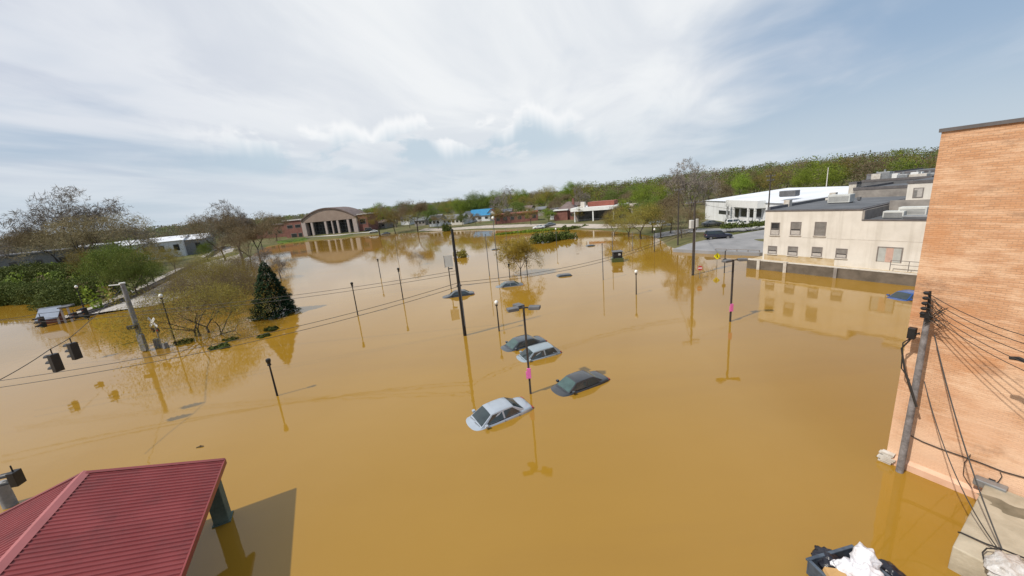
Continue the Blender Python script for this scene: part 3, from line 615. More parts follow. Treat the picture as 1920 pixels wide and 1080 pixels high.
    if details:
        m = MB(); zf = g['zb'] - .03
        for s in (-1, 1):
            for x in (g['f0'] - .35, (g['f1'] + g['r1']) / 2, g['r0'] + .45): m.box(x - .008, x + .008, s * .885 - .01, s * .885 + .01, zs + .2, g['zb'] - .08)
            m.box(g['r0'] + .3, g['f0'] - .25, s * (g['hb'] + .012) - .008, s * (g['hb'] + .012) + .008, g['zb'] - .005, g['zb'] + .02)
        m.add([(g['f0'] + .12, -.6, zf + .03), (g['f0'] + .04, -.05, zf + .06), (g['f0'] + .02, -.05, zf + .06), (g['f0'] + .09, -.6, zf + .03)], [(0, 1, 2, 3)]); m.add([(g['f0'] + .12, .05, zf + .05), (g['f0'] + .04, .6, zf + .03), (g['f0'] + .02, .6, zf + .03), (g['f0'] + .09, .05, zf + .05)], [(0, 1, 2, 3)])
        m.build('trim', 'trim', root)
    F, Bk, fT, bT = rows[0], rows[-1], rows[1], rows[-2]
    def grid_glass(name, lo, hi, t0, t1, ov):
        m = MB(); vs = []
        for p, q in zip(lo, hi):
            c0 = lerp(p, q, t0); c1 = lerp(p, q, t1); vs += [tuple(c0[i] + ov[i] for i in range(3)), tuple(c1[i] + ov[i] for i in range(3))]
        for j in (0, 1, -1, -2): vs[j] = (vs[j][0], vs[j][1] * .93, vs[j][2])
        m.add(vs, [(2 * i, 2 * i + 2, 2 * i + 3, 2 * i + 1) for i in range(6)]); return m.build(name, glass, root, smooth=60)
    grid_glass('windscreen', F, fT, .06, .94, (e, 0, e)); grid_glass('rear_window', Bk, bT, .10, .93, (-e, 0, e))
    for s in (-1, 1):
        def bp(x):   # belt and roof points at x
            hb = g['hb']; return (x, s * (hb + e - (.05 if x > g['f1'] or x < g['r1'] else 0)), g['zb'] + .03)
        def tp(x): return (x, s * (g['ht'] + .015 + e), zt - .05)
        xm = (g['f1'] + g['r1']) / 2
        panel('side_window', [bp(g['f0'] - .28), bp(xm + .04), tp(xm + .04), tp(g['f1'] - .02)], (.03, 0), (0, s * .012, 0))
        panel('side_window', [bp(xm - .04), bp(g['r0'] + .32), tp(g['r1'] + .03), tp(xm - .04)], (.03, 0), (0, s * .012, 0))
        mm = MB(); mm.box(g['f0'] - .34, g['f0'] - .16, s * g['hb'] + (0.02 if s > 0 else -.22), s * g['hb'] + (.22 if s > 0 else -.02), g['zb'] + .0, g['zb'] + .13); mm.build('mirror', 'paint_' + paint, root, bevel=.03)
        if details:
            x0, z0, h0 = st[1]; MB().box(x0 - .16, x0 + .05, s * h0 * .62 - .14, s * h0 * .62 + .14, z0 - .16, z0 - .05).build('headlight', 'lamp_glass', root, bevel=.03)
            x0, z0, h0 = st[-2]; MB().box(x0 - .045, x0 + .12, s * h0 * .78 - .14, s * h0 * .78 + .13, z0 - .20, z0 - .06).build('tail_light', 'tail_red', root, bevel=.03)
    for s in (-1, 1):
        for x in ((1.38, -1.38) if kind != 'suv' else (1.5, -1.5)):
            rw = .32 if kind != 'suv' else .38; hw = .80 if kind != 'suv' else .86
            mm = MB(); mm.tube([(x, s * (hw - .12), rw), (x, s * (hw + .10), rw)], rw, 20); wh = mm.build('wheel', 'tyre', root, smooth=40)
            mm = MB(); mm.tube([(x, s * (hw + .05), rw), (x, s * (hw + .115), rw)], rw * .62, 16); mm.build('rim', 'rim', wh, smooth=40)
def car(label, cpx, az, paint, kind='sedan', glass='car_glass', zw=-1.0, pitch=0.0, roll=0.0, group='flooded cars', name='flooded_car', zref=0.3, scale=1.03, cat='car'):
    c = P(*cpx, zref); t = thing(name, label, cat, (c.x, c.y, zw), 0, group); t.rotation_euler = (R(roll), R(pitch), R(az)); t.scale = (scale,) * 3
    car_parts(t, paint, kind, glass); return t
car('silver sedan with grey windscreen, nearest car, bonnet pointing left', (924, 772), 207, 'silver', 'sedan', 'car_glass', -0.85, 2.0, 0, scale=1.05)
car('charcoal sedan with greenish windscreen, nearest the pink sign on its right', (1079, 715), 205, 'charcoal', 'sedan', 'car_glass_green', -0.82, 1.2, 0, scale=1.02)
car('dark slate saloon behind the pale car in the pair beyond the twin headed lamp', (974, 641), 204, 'slate', 'sedan', 'car_glass_green', -0.84, 1.0, 0)
car('pale silver car with sunken bonnet right behind the twin headed lamp', (1002, 660), 200, 'pale_silver', 'hatch', 'car_glass', -0.88, 2.5, 0)
car('small black car sunk beside the tall dark utility pole', (857, 550), 190, 'paint_black', 'sedan', 'car_glass', -0.78, 0, 0)
car('mid grey car sunk to its windows left of the golden tree', (951, 532), 185, 'midgrey', 'sedan', 'car_glass_green', -0.85, 0, 0)
car('blue car half sunk beside the retaining wall by the brick corner', (1700, 552), 190, 'blue', 'sedan', 'car_glass', -0.90, 0, 0)
car('black roof of a nearly drowned car right of the golden tree', (1051, 514), 185, 'paint_black', 'hatch', 'car_glass', -1.28, 0, 0)
car('dark roof of a nearly drowned car left of the tall thin posts', (925, 466), 190, 'charcoal', 'hatch', 'car_glass', -1.30, 0, 0)
car('dark roof of a nearly drowned car beyond the shrub island', (1104, 459), 188, 'charcoal', 'sedan', 'car_glass', -1.2, 0, 0)

# ------------------------------------------------------------------ lamp posts
def globe_lamp(label, b, top, globe=True, group='globe lamp posts in the flooded car park'):
    p = P(*b); h = max(1.6, hgt(p, top)); t = thing('globe_lamp', label, 'lamp post', p, random.Random(b[0]).uniform(0, 3), group)
    m = MB(); m.tube([(0, 0, -1.6), (0, 0, -0.9), (0, 0, -0.85), (0, 0, h - .55)], [.12, .12, .075, .055], 10); m.build('post', 'dark_metal', t, smooth=40)
    m = MB(); m.tube([(0, 0, h - .58), (0, 0, h - .52), (0, 0, h - .46), (0, 0, h - .40)], [.06, .13, .13, .10], 12); m.build('collar', 'dark_metal', t, smooth=40)
    if globe:
        m = MB(); m.blob((0, 0, h - .22), (.19, .19, .22), 14, 9); m.build('globe', 'globe', t, smooth=60)
    else:
        m = MB(); m.tube([(0, 0, h - .40), (0, 0, h - .18), (0, 0, h - .05), (0, 0, h)], [.10, .17, .15, .03], 12); m.build('lantern', 'black', t, smooth=40)
globe_lamp('short dark lamp post nearest the red roofed pavilion', (520, 742), 672, False)
globe_lamp('dark lamp post standing left of the tall utility pole, right of the conifer', (671, 591), 529, False)
globe_lamp('dark lamp post between the conifer lamp and the tall utility pole', (756, 562), 502, False)
globe_lamp('farthest small dark lamp post right of the conifer', (714, 521), 485, False)
globe_lamp('white topped lamp post just beyond the twin slate and silver cars', (936, 621), 563)
globe_lamp('white topped lamp post standing alone in the middle right water', (1193, 552), 506)
globe_lamp('white topped lamp post beside the drowned shelter', (166, 600), 535)
globe_lamp('white topped lamp post beside the railway crossing signal', (331, 648), 551)
globe_lamp('white topped lamp post under the trees by the far right bank', (1227, 472), 428)
globe_lamp('small dark lamp post right of the golden tree trunk', (989, 518), 478)
globe_lamp('thin lamp post behind the mid grey sunk car', (956, 521), 494, False)
mat('post_brown', (0.05, 0.042, 0.038), 0.7, 0, 0.2, 3)
def head_lamp(label, b, top, nh, banner):
    p = P(*b); h = hgt(p, top); t = thing('car_park_lamp', label, 'lamp post', p, 0, 'shoebox lamp posts')
    m = MB(); m.box(-.065, .065, -.065, .065, -1.5, h - .12); m.build('post', 'post_brown', t, bevel=.015)
    for k, (a, l) in enumerate(((R(195), .62), (R(-15), .62), (R(120), .5))[:nh]):
        c, s = math.cos(a), math.sin(a); m = MB()
        m.box(.08, l - .25, -.04, .04, h - .2, h - .12); ar = m.build('arm', 'dark_metal', t); ar.rotation_euler = (0, 0, a)
        m = MB(); m.box(l - .28, l + .42, -.24, .24, h - .26, h - .06); hd = m.build('lamp_head', 'ac_dark', ar, bevel=.03)
        MB().box(l - .2, l + .34, -.18, .18, h - .275, h - .262).build('lens', 'lamp_glass', hd)
    zb = hgt(p, banner); m = MB(); m.box(-.13, .13, -.165, -.10, zb - .40, zb + .30); m.box(-.20, -.12, -.15, -.12, zb - .42, zb + .1); m.build('notice_board', 'pink', t, bevel=.01)
    return t
head_lamp('lamp post with three grey heads and a pink notice among the cars', (995, 738), 572, 3, 697)
t = head_lamp('lamp post with twin grey heads and a pink notice before the cream building', (1369, 603), 484, 2, 575)

# ------------------------------------------------------------------ utility poles
def upole(name, label, b, top, r0=.17, r1=.11, matn='pole_wood', arm=None, z0=0.0, rz=0.0, extra=None, lean=0.0):
    p = P(*b, z0); h = hgt(p, top); t = thing(name, label, 'utility pole', p, rz)
    MB().tube([(0, 0, -1.6), (lean * .5, 0, h * .5), (lean, 0, h)], [r0, (r0 + r1) / 2, r1], 12).build('pole', matn, t, smooth=40)
    if arm:
        for (z, w_) in arm:
            m = MB(); m.box(-w_, w_, -.06, .06, h - z - .06, h - z + .06); a = m.build('crossarm', 'grey_wood', t)
            m = MB()
            for x in (-w_ * .9, -w_ * .4, w_ * .4, w_ * .9): m.tube([(x, 0, h - z + .06), (x, 0, h - z + .22)], .045, 6)
            m.build('insulator', 'steel', a)
    return t, p, h
UPt, UPp, UPh = upole('utility_pole', 'tallest black utility pole standing in the middle of the flood', (872, 629), 430, .17, .12, 'black')
m = MB(); m.box(-.22, .22, -.02, .3, UPh * .48, UPh * .48 + .08); m.build('bracket', 'dark_metal', UPt)
m = MB(); m.tube([(.14, -.1, 1.0), (.14, -.1, 5.2)], .05, 6); m.build('conduit', 'ac_dark', UPt)
RPt, RPp, RPh = upole('utility_pole', 'utility pole with crossarm and white box before the far car park', (1299, 516), 376, .17, .12, 'pole_wood', [(0.25, 1.3)], rz=R(8))
m = MB(); m.box(-.62, -.16, -.22, .22, RPh - 3.6, RPh - 2.5); m.build('transformer', 'ac_grey', RPt, bevel=.04)
m = MB(); m.box(.16, .50, -.2, .2, RPh - 3.5, RPh - 2.4); m.build('transformer', 'ac_grey', RPt, bevel=.04)
m = MB(); m.tube([(.2, 0, .5), (.2, 0, RPh - 3.5)], .05, 6); m.build('conduit', 'ac_grey', RPt)
FPt, FPp, FPh = upole('utility_pole', 'thin dark utility pole by the trees left of the white building', (1271, 452), 352, .15, .1, 'pole_wood', [(0.4, .9)], z0=1.1)
GPt, GPp, GPh = upole('utility_pole', 'tall utility pole with two crossarms behind the cream building corner', (1438, 430), 327, .15, .1, 'pole_wood', [(0.3, 1.1), (1.1, .9)], z0=1.8, rz=R(15))
# big leaning traffic signal pole at the left
LPt, LPp, LPh = upole('signal_mast', 'thick grey concrete mast holding up the signal wires at the left', (272, 657), 532, .27, .19, 'conc_pole')
m = MB(); m.tube([(0, 0, LPh), (0, 0, LPh + .12)], .26, 12); m.box(-1.4, -.2, -.05, .05, LPh - .1, LPh - .02); m.build('cap', 'white_paint', LPt)
m = MB(); m.box(.05, .65, -.5, -.15, 0.1, 1.9); m.build('control_cabinet', 'conc_pole', LPt, bevel=.03)
m = MB(); m.box(-.45, .45, -.65, -.30, 2.6, 3.0); m.build('signal_bracket', 'black', LPt, bevel=.03)
MPt, MPp, MPh = upole('signal_mast', 'stubby grey mast beside the bottom left signal head', (20, 948), 905, .26, .22, 'conc_pole')

# thin poles standing in the far water
def thin_pole(label, b, top, lampw=False, r=.07, matn='ac_dark', group='thin posts standing in the far water'):
    p = P(*b); h = hgt(p, top); t = thing('thin_post', label, 'post', p, 0, group)
    MB().tube([(0, 0, -1.5), (0, 0, h)], [r, r * .7], 8).build('post', matn, t, smooth=40)
    if lampw: MB().blob((0, 0, h + .1), (.22, .22, .26), 10, 7).build('lamp', 'globe', t, smooth=60)
    else: MB().tube([(0, 0, h), (0, 0, h + .12)], [r * 1.6, r * 1.1], 8).build('cap', matn, t)
    return t
thin_pole('plain tall thin post left of the white tipped one', (918, 518), 440)
thin_pole('tallest thin post with a white lamp at its tip', (935, 521), 410, True)
thin_pole('thin post standing between the golden tree and the floating hut', (1131, 525), 458)
thin_pole('thin post right behind the floating green hut', (1149, 490), 437)
thin_pole('thin short post left of the white lamp on the far right', (1186, 470), 436, False, .06)
thin_pole('thin post in front of the far red wall, left one', (950, 452), 428, False, .06)
thin_pole('thin post at the far shore before the red wall end', (972, 445), 430, False, .06)
thin_pole('thin post in the far water left of centre', (747, 490), 452, False, .05)
thin_pole('thin white tipped post among the shrub island', (1044, 462), 430, True, .06)

# wire spans
def zp(p, h): return Vector((p.x, p.y, p.z + h))
zu = UPh * .50
lefts = [PD(-60, 742, 26), PD(-60, 728, 27), PD(-60, 735, 26.5)]
wl = 'dark overhead wire spanning the left water to the tall black pole'
for i, (yl, dz) in enumerate(((735, 0.0), (722, 0.35))):
    a = PD(-60, yl, 24 + i); cable('one of the paired lower wires running left from the tall black pole', sagline(a, zp(UPp, zu + dz - .2), 0.9, 26), 0.022, 'paired lower wires left of the pole')
for i, (yl, dz) in enumerate(((610, 1.0), (603, 1.3))):
    a = PD(-60, yl, 34); cable('one of the paired upper wires running left from the tall black pole', sagline(a, zp(UPp, zu + dz), 0.8, 26), 0.018, 'paired upper wires left of the pole')
for i in range(2):
    cable('one of the paired wires from the tall black pole to the crossarm pole', sagline(zp(UPp, zu - .1 + i * .3), zp(RPp, RPh * .62 + i * .35), 1.2, 26), 0.02, 'paired wires right of the pole')
for i in range(2):
    cable('one of the thin wires linking the crossarm pole and the pole by the trees', sagline(zp(RPp, RPh - .1 - i * .3), zp(FPp, FPh - .3 - i * .3), .4), 0.016, 'wires between the two right hand poles')
cable('wire from the crossarm pole to the cream building', sagline(zp(RPp, RPh - .3), CA + V2 * 5 + Vector((0, 0, 7.2)), .3), 0.016)
# traffic signals on span wires
def signal(label, px, py, depth, az, group='traffic signals on the left span wires', sections=3, tilt=0.0):
    p = PD(px, py, depth); t = thing('traffic_signal', label, 'traffic signal', p, az, group)
    hh = .36 * sections; m = MB(); m.box(-.20, .20, -.16, .14, -hh, 0); m.tube([(0, 0, 0), (0, 0, .32)], .035, 6); m.build('housing', 'black', t, bevel=.03)
    for k, l_ in enumerate(('red_lens', 'amber_lens', 'green_lens')[:sections]):
        z = -.18 - .36 * k; m = MB(); m.tube([(0, .14, z), (0, .165, z)], .14, 14); ln = m.build('lens', l_, t)
        m = MB(); n = 9; vs = []; 
        for j in range(n): a = math.pi * j / (n - 1); vs += [(math.cos(a) * .17, .14, z + math.sin(a) * .17), (math.cos(a) * .17, .52, z + math.sin(a) * .15 - .02), (math.cos(a) * .155, .52, z + math.sin(a) * .135 - .02), (math.cos(a) * .155, .14, z + math.sin(a) * .155)]
        fs = []
        for j in range(n - 1):
            for q in range(4): fs.append((j * 4 + q, j * 4 + (q + 1) % 4, j * 4 + 4 + (q + 1) % 4, j * 4 + 4 + q))
        m.add(vs, fs); m.build('visor', 'black', ln)
    t.rotation_euler = (0, R(tilt), az); return p
s1_ = signal('traffic signal nearest on the left span wire, visors facing left', 98, 664, 21, R(80)); s2_ = signal('traffic signal just right of the nearest one on the same wire', 134, 643, 22.5, R(80))
s3_ = signal('small signal left of the drowned shelter', 75, 594, 36, R(170)); s4_ = signal('small signal right of the drowned shelter beside the white topped lamp', 156, 577, 38, R(170)); s5_ = signal('small dark red signal in front of the drowned shelter', 138, 586, 40, R(170), sections=2)
s6_ = signal('signal head hanging over the bottom left mast', 24, 884, 15.6, R(100), sections=2)
mt = zp(LPp, LPh - .3)
up = Vector((0, 0, .32))
far = PD(-40, 732, 17)
cable('span wire carrying the two near traffic signals to the grey mast', sagline(far, s1_ + up, .1, 8) + sagline(s1_ + up, s2_ + up, 0.02, 4)[1:] + sagline(s2_ + up, mt, .15, 10)[1:], 0.022, name='span_wire')
farr = PD(-40, 603, 34)
cable('span wire carrying the small signals past the drowned shelter', sagline(farr, s3_ + up, .1, 6) + sagline(s3_ + up, s5_ + up, .02, 4)[1:] + sagline(s5_ + up, s4_ + up, .02, 4)[1:] + sagline(s4_ + up, mt, .1, 8)[1:], 0.02, name='span_wire')
# railway crossing signal
p = P(304, 652); h = hgt(p, 598); t = thing('crossing_signal', 'railway crossing signal with white crossed boards right of the grey mast', 'crossing signal', p, R(-20))
MB().tube([(0, 0, -1.5), (0, 0, h)], [.07, .06], 8).build('post', 'steel', t, smooth=40)
for a in (40, -40):
    m = MB(); m.box(-.75, .75, -.02, .02, -.14, .14); o = m.build('crossed_board', 'white_paint', t); o.location = (0, -.09 if a > 0 else -.135, h - .35); o.rotation_euler = (0, R(a), 0)
for s in (-1, 1):
    m = MB(); m.tube([(s * .42, -.05, h - 1.25), (s * .42, -.10, h - 1.25)], .3, 16); o = m.build('lamp_disc', 'black', t); m = MB(); m.tube([(s * .42, -.10, h - 1.25), (s * .42, -.16, h - 1.25)], .12, 12); m.build('lamp', 'red_lens', o)
MB().box(-.5, .5, -.04, .04, h - 1.29, h - 1.21).build('lamp_bar', 'steel', t)
m = MB(); m.box(-.9, -.4, -.2, .2, -1.0, 1.0); m.box(.5, .9, -.2, .2, -1.0, .6); m.build('relay_box', 'conc_pole', t, bevel=.03)

# signs in the right water
def sign(label, b, top, shape):
    p = P(*b); h = hgt(p, top); t = thing('road_sign', label, 'sign', p, R(-15))
    MB().tube([(0, .04, -1.5), (0, .04, h - .1)], .035, 6).build('post', 'steel', t)
    if shape == 'diamond':
        r = .48; m = MB(); m.prism([(0, h - 2 * r), (r, h - r), (0, h), (-r, h - r)], -.02, .0); m.build('plate', 'yellow', t)
        m = MB(); m.blob((0.0, -.03, h - .33), (.055, .012, .055), 8, 5); m.add([(-.06, -.026, h - .42), (.05, -.026, h - .42), (.09, -.026, h - .6), (.16, -.026, h - .74), (.10, -.026, h - .75), (.02, -.026, h - .62), (-.06, -.026, h - .75), (-.12, -.026, h - .73), (-.03, -.026, h - .58)], [(0, 8, 7, 6, 5, 4, 3, 2, 1)]); m.build('walker_symbol', 'black', t)
    else:
        mat('sign_red', (0.45, 0.05, 0.06), .5); m = MB(); n = 8; m.prism([(.33 * math.cos(a + math.pi / 8), h - .33 + .33 * math.sin(a + math.pi / 8)) for a in np.linspace(0, 2 * math.pi, 9)[:-1]], -.02, 0); m.build('plate', 'sign_red', t); MB().box(-.24, .24, -.026, -.021, h - .39, h - .27).build('lettering_band', 'white_paint', t)
sign('yellow diamond pedestrian sign standing in the water', (1344, 503), 474, 'diamond')
sign('small red sign with a white band standing in the water', (1312, 522), 498, 'round')
p = P(1358, 512); h = hgt(p, 470); t = thing('parking_post', 'short dark post with a square head beside the yellow sign', 'post', p)
MB().tube([(0, 0, -1.5), (0, 0, h)], .06, 8).build('post', 'dark_metal', t); MB().box(-.2, .2, -.12, .12, h * .5, h * .5 + .45).build('meter_head', 'dark_metal', t, bevel=.03)
# white board on legs behind the tall pole
p = P(846, 541); h = hgt(p, 479); t = thing('billboard', 'pale board on a dark post just left of the tall black pole', 'sign board', p, R(10))
MB().tube([(0, .05, -1.4), (0, .05, h - .3)], .07, 8).build('post', 'dark_metal', t)
MB().box(-.5, .72, -.03, .03, h - 1.75, h).build('board', 'ac_grey', t)
m = MB(); m.box(-.52, -.48, -.05, .05, h - 1.8, h + .03); m.box(-.1, .6, -.05, .05, h - 2.1, h - 1.9); m.build('frame', 'ac_dark', t)
# floating hut / skip with green base
p = P(1157, 490); t = thing('floating_hut', 'small black hut on a green base standing in the far right water', 'hut', p, R(-8))
m = MB(); m.box(-1.0, 1.0, -.9, .9, -1.2, .7); m.build('base', 'paint_drab_green', t, bevel=.05)
m = MB(); m.box(-.72, .80, -.8, .8, .701, 1.75); m.build('cabin', 'black', t, bevel=.06)
m = MB(); m.box(.1, .5, -.86, -.805, 1.2, 1.5); m.build('window', 'ac_grey', t)
m = MB(); m.box(-.85, .9, -.9, .9, 1.752, 1.85); m.build('roof', 'ac_dark', t)

# ------------------------------------------------------------------ roads, lot, lawns, railway
def sheet(name, pts, matn, dz, zf=None, kind='structure', label=None, cat=None, sub=14):
    """a draped or level sheet over a polygon of world points, triangulated by a fan of strips"""
    m = MB(); n = len(pts); c = sum(pts, Vector((0, 0, 0))) / n
    vs = [c]; rings = 6
    for r_ in range(1, rings + 1):
        for i in range(n): vs.append(c.lerp(pts[i], r_ / rings))
    vs = [(v.x, v.y, (zf(v.x, v.y) if zf else v.z) + dz) for v in vs]
    fs = [(0, 1 + i, 1 + (i + 1) % n) for i in range(n)]
    for r_ in range(1, rings):
        for i in range(n): a = 1 + (r_ - 1) * n; b = a + n; fs.append((a + i, b + i, b + (i + 1) % n, a + (i + 1) % n))
    m.add(vs, fs); o = m.build(name, matn); tag(o, label, cat, kind=kind); return o
LZ = 0.55     # level of the far car park
lp = [P(1262, 467, LZ), P(1342, 471, LZ), P(1424, 474, LZ), P(1470, 470, LZ), P(1470, 425, LZ + 1.2), P(1400, 436, LZ + 1.0), P(1335, 447, LZ + .7), P(1290, 457, LZ + .2)]
m = MB(); n = len(lp); m.add([tuple(v) for v in lp] + [(v.x, v.y, -1.0) for v in lp], [tuple(range(n))] + [(i, n + i, n + (i + 1) % n, (i + 1) % n) for i in range(n)])
tag(m.build('car_park', 'asphalt'), kind='structure')
m = MB()
a_, b_ = P(1342, 470, LZ), P(1424, 473, LZ); d_ = (b_ - a_).normalized(); nrm = Vector((d_.y, -d_.x, 0))
t = thing('railing', 'low rail fence along the edge of the far car park', 'fence')
for i in range(5):
    q = a_.lerp(b_, i / 4) ; m = MB(); m.tube([q + Vector((0, 0, -1.5)), q + Vector((0, 0, .35))], .06, 6); m.build('post', 'window_frame', t)
MB().tube([a_ + Vector((0, 0, .32)), b_ + Vector((0, 0, .32))], .05, 6).build('rail', 'window_frame', t)
# street beyond the lot, in front of the white building
def strip(name, pts, wd, matn, dz, kind='structure'):
    m = MB(); vs = []; fs = []; pp = []
    for i in range(len(pts) - 1):
        for k in range(8): pp.append(pts[i].lerp(pts[i + 1], k / 8))
    pp.append(pts[-1])
    for i, q in enumerate(pp):
        d = (pp[min(i + 1, len(pp) - 1)] - pp[max(0, i - 1)]).to_2d().normalized(); nn_ = Vector((d.y, -d.x))
        for s in (-1, -.33, .33, 1): x = q.x + nn_.x * wd / 2 * s; y = q.y + nn_.y * wd / 2 * s; vs.append((x, y, max(gz(x, y), -.3 if abs(s) < 1 else -1) + dz))
    for i in range(len(pp) - 1):
        for k in range(3): fs.append((i * 4 + k, i * 4 + k + 1, i * 4 + 5 + k, i * 4 + 4 + k))
    m.add(vs, fs); return tag(m.build(name, matn), kind=kind)
strip('road', [P(1225, 436, 1), P(1300, 428, 1.6), P(1400, 420, 2.2), P(1500, 410, 2.6)], 7, 'asphalt', .06)
strip('road', [P(790, 430, 1), P(900, 424, 1.2), P(1000, 421, 1.2), P(1150, 421, 1.3), P(1240, 420, 1.6)], 5, 'tan_roof', .08)
strip('path', [P(575, 448, .3), P(640, 443, .3), P(700, 437, .4)], 3, 'coping', .10)
strip('lawn', [P(520, 456, .2), P(575, 449, .3)], 9, 'grass', .06)
# railway embankment at the left
rp = [P(150, 592, .3), P(235, 562, .6), P(300, 530, .8), P(352, 503, 1.0), P(395, 480, 1.2), P(420, 462, 1.4)]
m = MB(); vs = []; fs = []; rl = []
dd = (rp[3] - rp[1]).to_2d().normalized(); side = Vector((dd.y, -dd.x, 0))
for q in rp:
    z = q.z
    for off, dz in ((-7, -2.2), (-3.2, 0), (3.4, 0), (9.5, -.35), (13, -2.2)): v = q + side * off; vs.append((v.x, v.y, z + dz))
for i in range(len(rp) - 1):
    for k in range(4): fs.append((i * 5 + k, i * 5 + k + 1, i * 5 + 6 + k, i * 5 + 5 + k))
m.add(vs, fs); tag(m.build('railway_embankment', 'gravel'), kind='structure')
m = MB()
for i in range(len(rp) - 1):
    L_ = (rp[i + 1] - rp[i]).length; k = 0.0
    while k < L_:
        q = rp[i].lerp(rp[i + 1], k / L_); a = q - side * 1.3; b = q + side * 1.3; d3 = Vector((dd.x, dd.y, 0)) * .12
        m.add([a - d3 + Vector((0, 0, .10)), a + d3 + Vector((0, 0, .10)), b + d3 + Vector((0, 0, .10)), b - d3 + Vector((0, 0, .10)), a - d3 + Vector((0, 0, -.1)), a + d3 + Vector((0, 0, -.1)), b + d3 + Vector((0, 0, -.1)), b - d3 + Vector((0, 0, -.1))],
              [(0, 1, 2, 3), (0, 4, 5, 1), (1, 5, 6, 2), (2, 6, 7, 3), (3, 7, 4, 0)]); k += 0.62
tr = tag(m.build('railway_track', 'tie'), 'single railway track running away on its gravel bank at the left', 'railway track')
for s in (-.72, .72): MB().tube([q + side * s + Vector((0, 0, .17)) for q in rp], .07, 4).build('rail', 'rail', tr)

# ------------------------------------------------------------------ cream building and its retaining wall
RW = thing('retaining_wall', 'dark mossy retaining wall with pale coping below the cream building', 'wall', CA, AZU)
def toU(p): d = p - CA; return Vector((d.dot(U2), d.dot(V2), p.z))
def onU(x, y, v):
    """local coords in the cream building frame of the point seen at x, y on the plane v metres in"""
    r = ray(x, y); o = Vector((0, 0, CAM_H)); t = ((CA + V2 * v - o).dot(V2)) / r.dot(V2); p = o + r * t - CA
    return Vector((p.dot(U2), v, p.z))
HW = onU(1430, 496, 0).z
tz = [onU(x, y, 0).z for x, y in ((1430, 497), (1560, 500), (1710, 508))]
hw = max(.7, sum(tz) / 3)
MB().box(-1.5, 26, 0, .4, -1.6, hw).build('wall', 'retain', RW)
m = MB(); m.box(-1.5, 3.4, -.06, .46, hw, hw + .14); m.box(3.45, 26, -.05, .46, hw, hw + .09); m.build('coping', 'coping', RW)
for x in (0.1, 3.3): MB().box(x - .18, x + .18, -.25, -.052, -1.5, hw + .2).build('pier', 'coping', RW)
MB().box(onU(1566, 520, 0).x - .16, onU(1566, 520, 0).x + .16, -.22, -.052, -1.5, hw).build('pier', 'grey_wall', RW)
m = MB(); m.add([(-1.5, .4, hw - .05), (26, .4, hw - .05), (26, 30, hw - .05), (-1.5, 30, hw - .05)], [(0, 1, 2, 3)]); m.build('terrace', 'mud_stain', RW)
VI = 1.5        # building face stands this far behind the wall face
q0 = onU(1428, 494, VI); xr0 = onU(1618, 392, VI).x; xl = onU(1432, 450, VI).x
ztop = onU(1500, 396, VI).z; zlow = onU(1670, 414, VI).z
cb = thing('cream_building', 'two storey cream painted building with small windows beyond the retaining wall', 'building', CA + U2 * xl + V2 * VI, AZU)
wr = xr0 - xl; DEP = 20.0
def lc(x, y): p = onU(x, y, VI); return p.x - xl, p.z
m = MB(); m.box(0, wr, 0, DEP, hw - .3, ztop); m.build('wall', 'cream_wall', cb)
m = MB(); m.box(wr + .003, wr + 16, 0, 11, hw - .3, zlow); m.build('lower_wall', 'cream_wall', cb)
m = MB(); m.box(-.06, wr + .06, -.06, DEP + .06, ztop, ztop + .16); m.build('roof_edge', 'roof_edge', cb)
m = MB(); m.box(.35, wr - .3, .35, DEP - .3, ztop + .162, ztop + .20); m.build('roof', 'dark_roof', cb)
m = MB(); m.box(-.02, .35, .4, DEP, ztop + .165, ztop + .55); m.build('parapet', 'ac_dark', cb)
MB().box(-.25, .45, 5.2, 6.0, ztop + .17, ztop + 1.1).build('chimney', 'coping', cb)
m = MB(); m.box(wr + .06, wr + 16, -.05, .25, zlow, zlow + .14); m.build('lower_roof_edge', 'roof_edge', cb)
m = MB(); m.box(wr + .06, wr + 16, .25, 10.9, zlow + .002, zlow + .05); m.build('lower_roof', 'dark_roof', cb)
m = MB(); m.box(wr - .02, wr + .32, .0, .0, 0, 0) if False else None
MB().box(wr + .005, wr + .22, -.02, DEP, zlow + .05, ztop - .01).build('stepped_parapet', 'grey_wall', cb)
m = MB(); m.box(wr + .22, wr + 5.6, 7.2, 7.5, zlow, ztop + .5); m.build('grey_back_wall', 'grey_wall', cb)
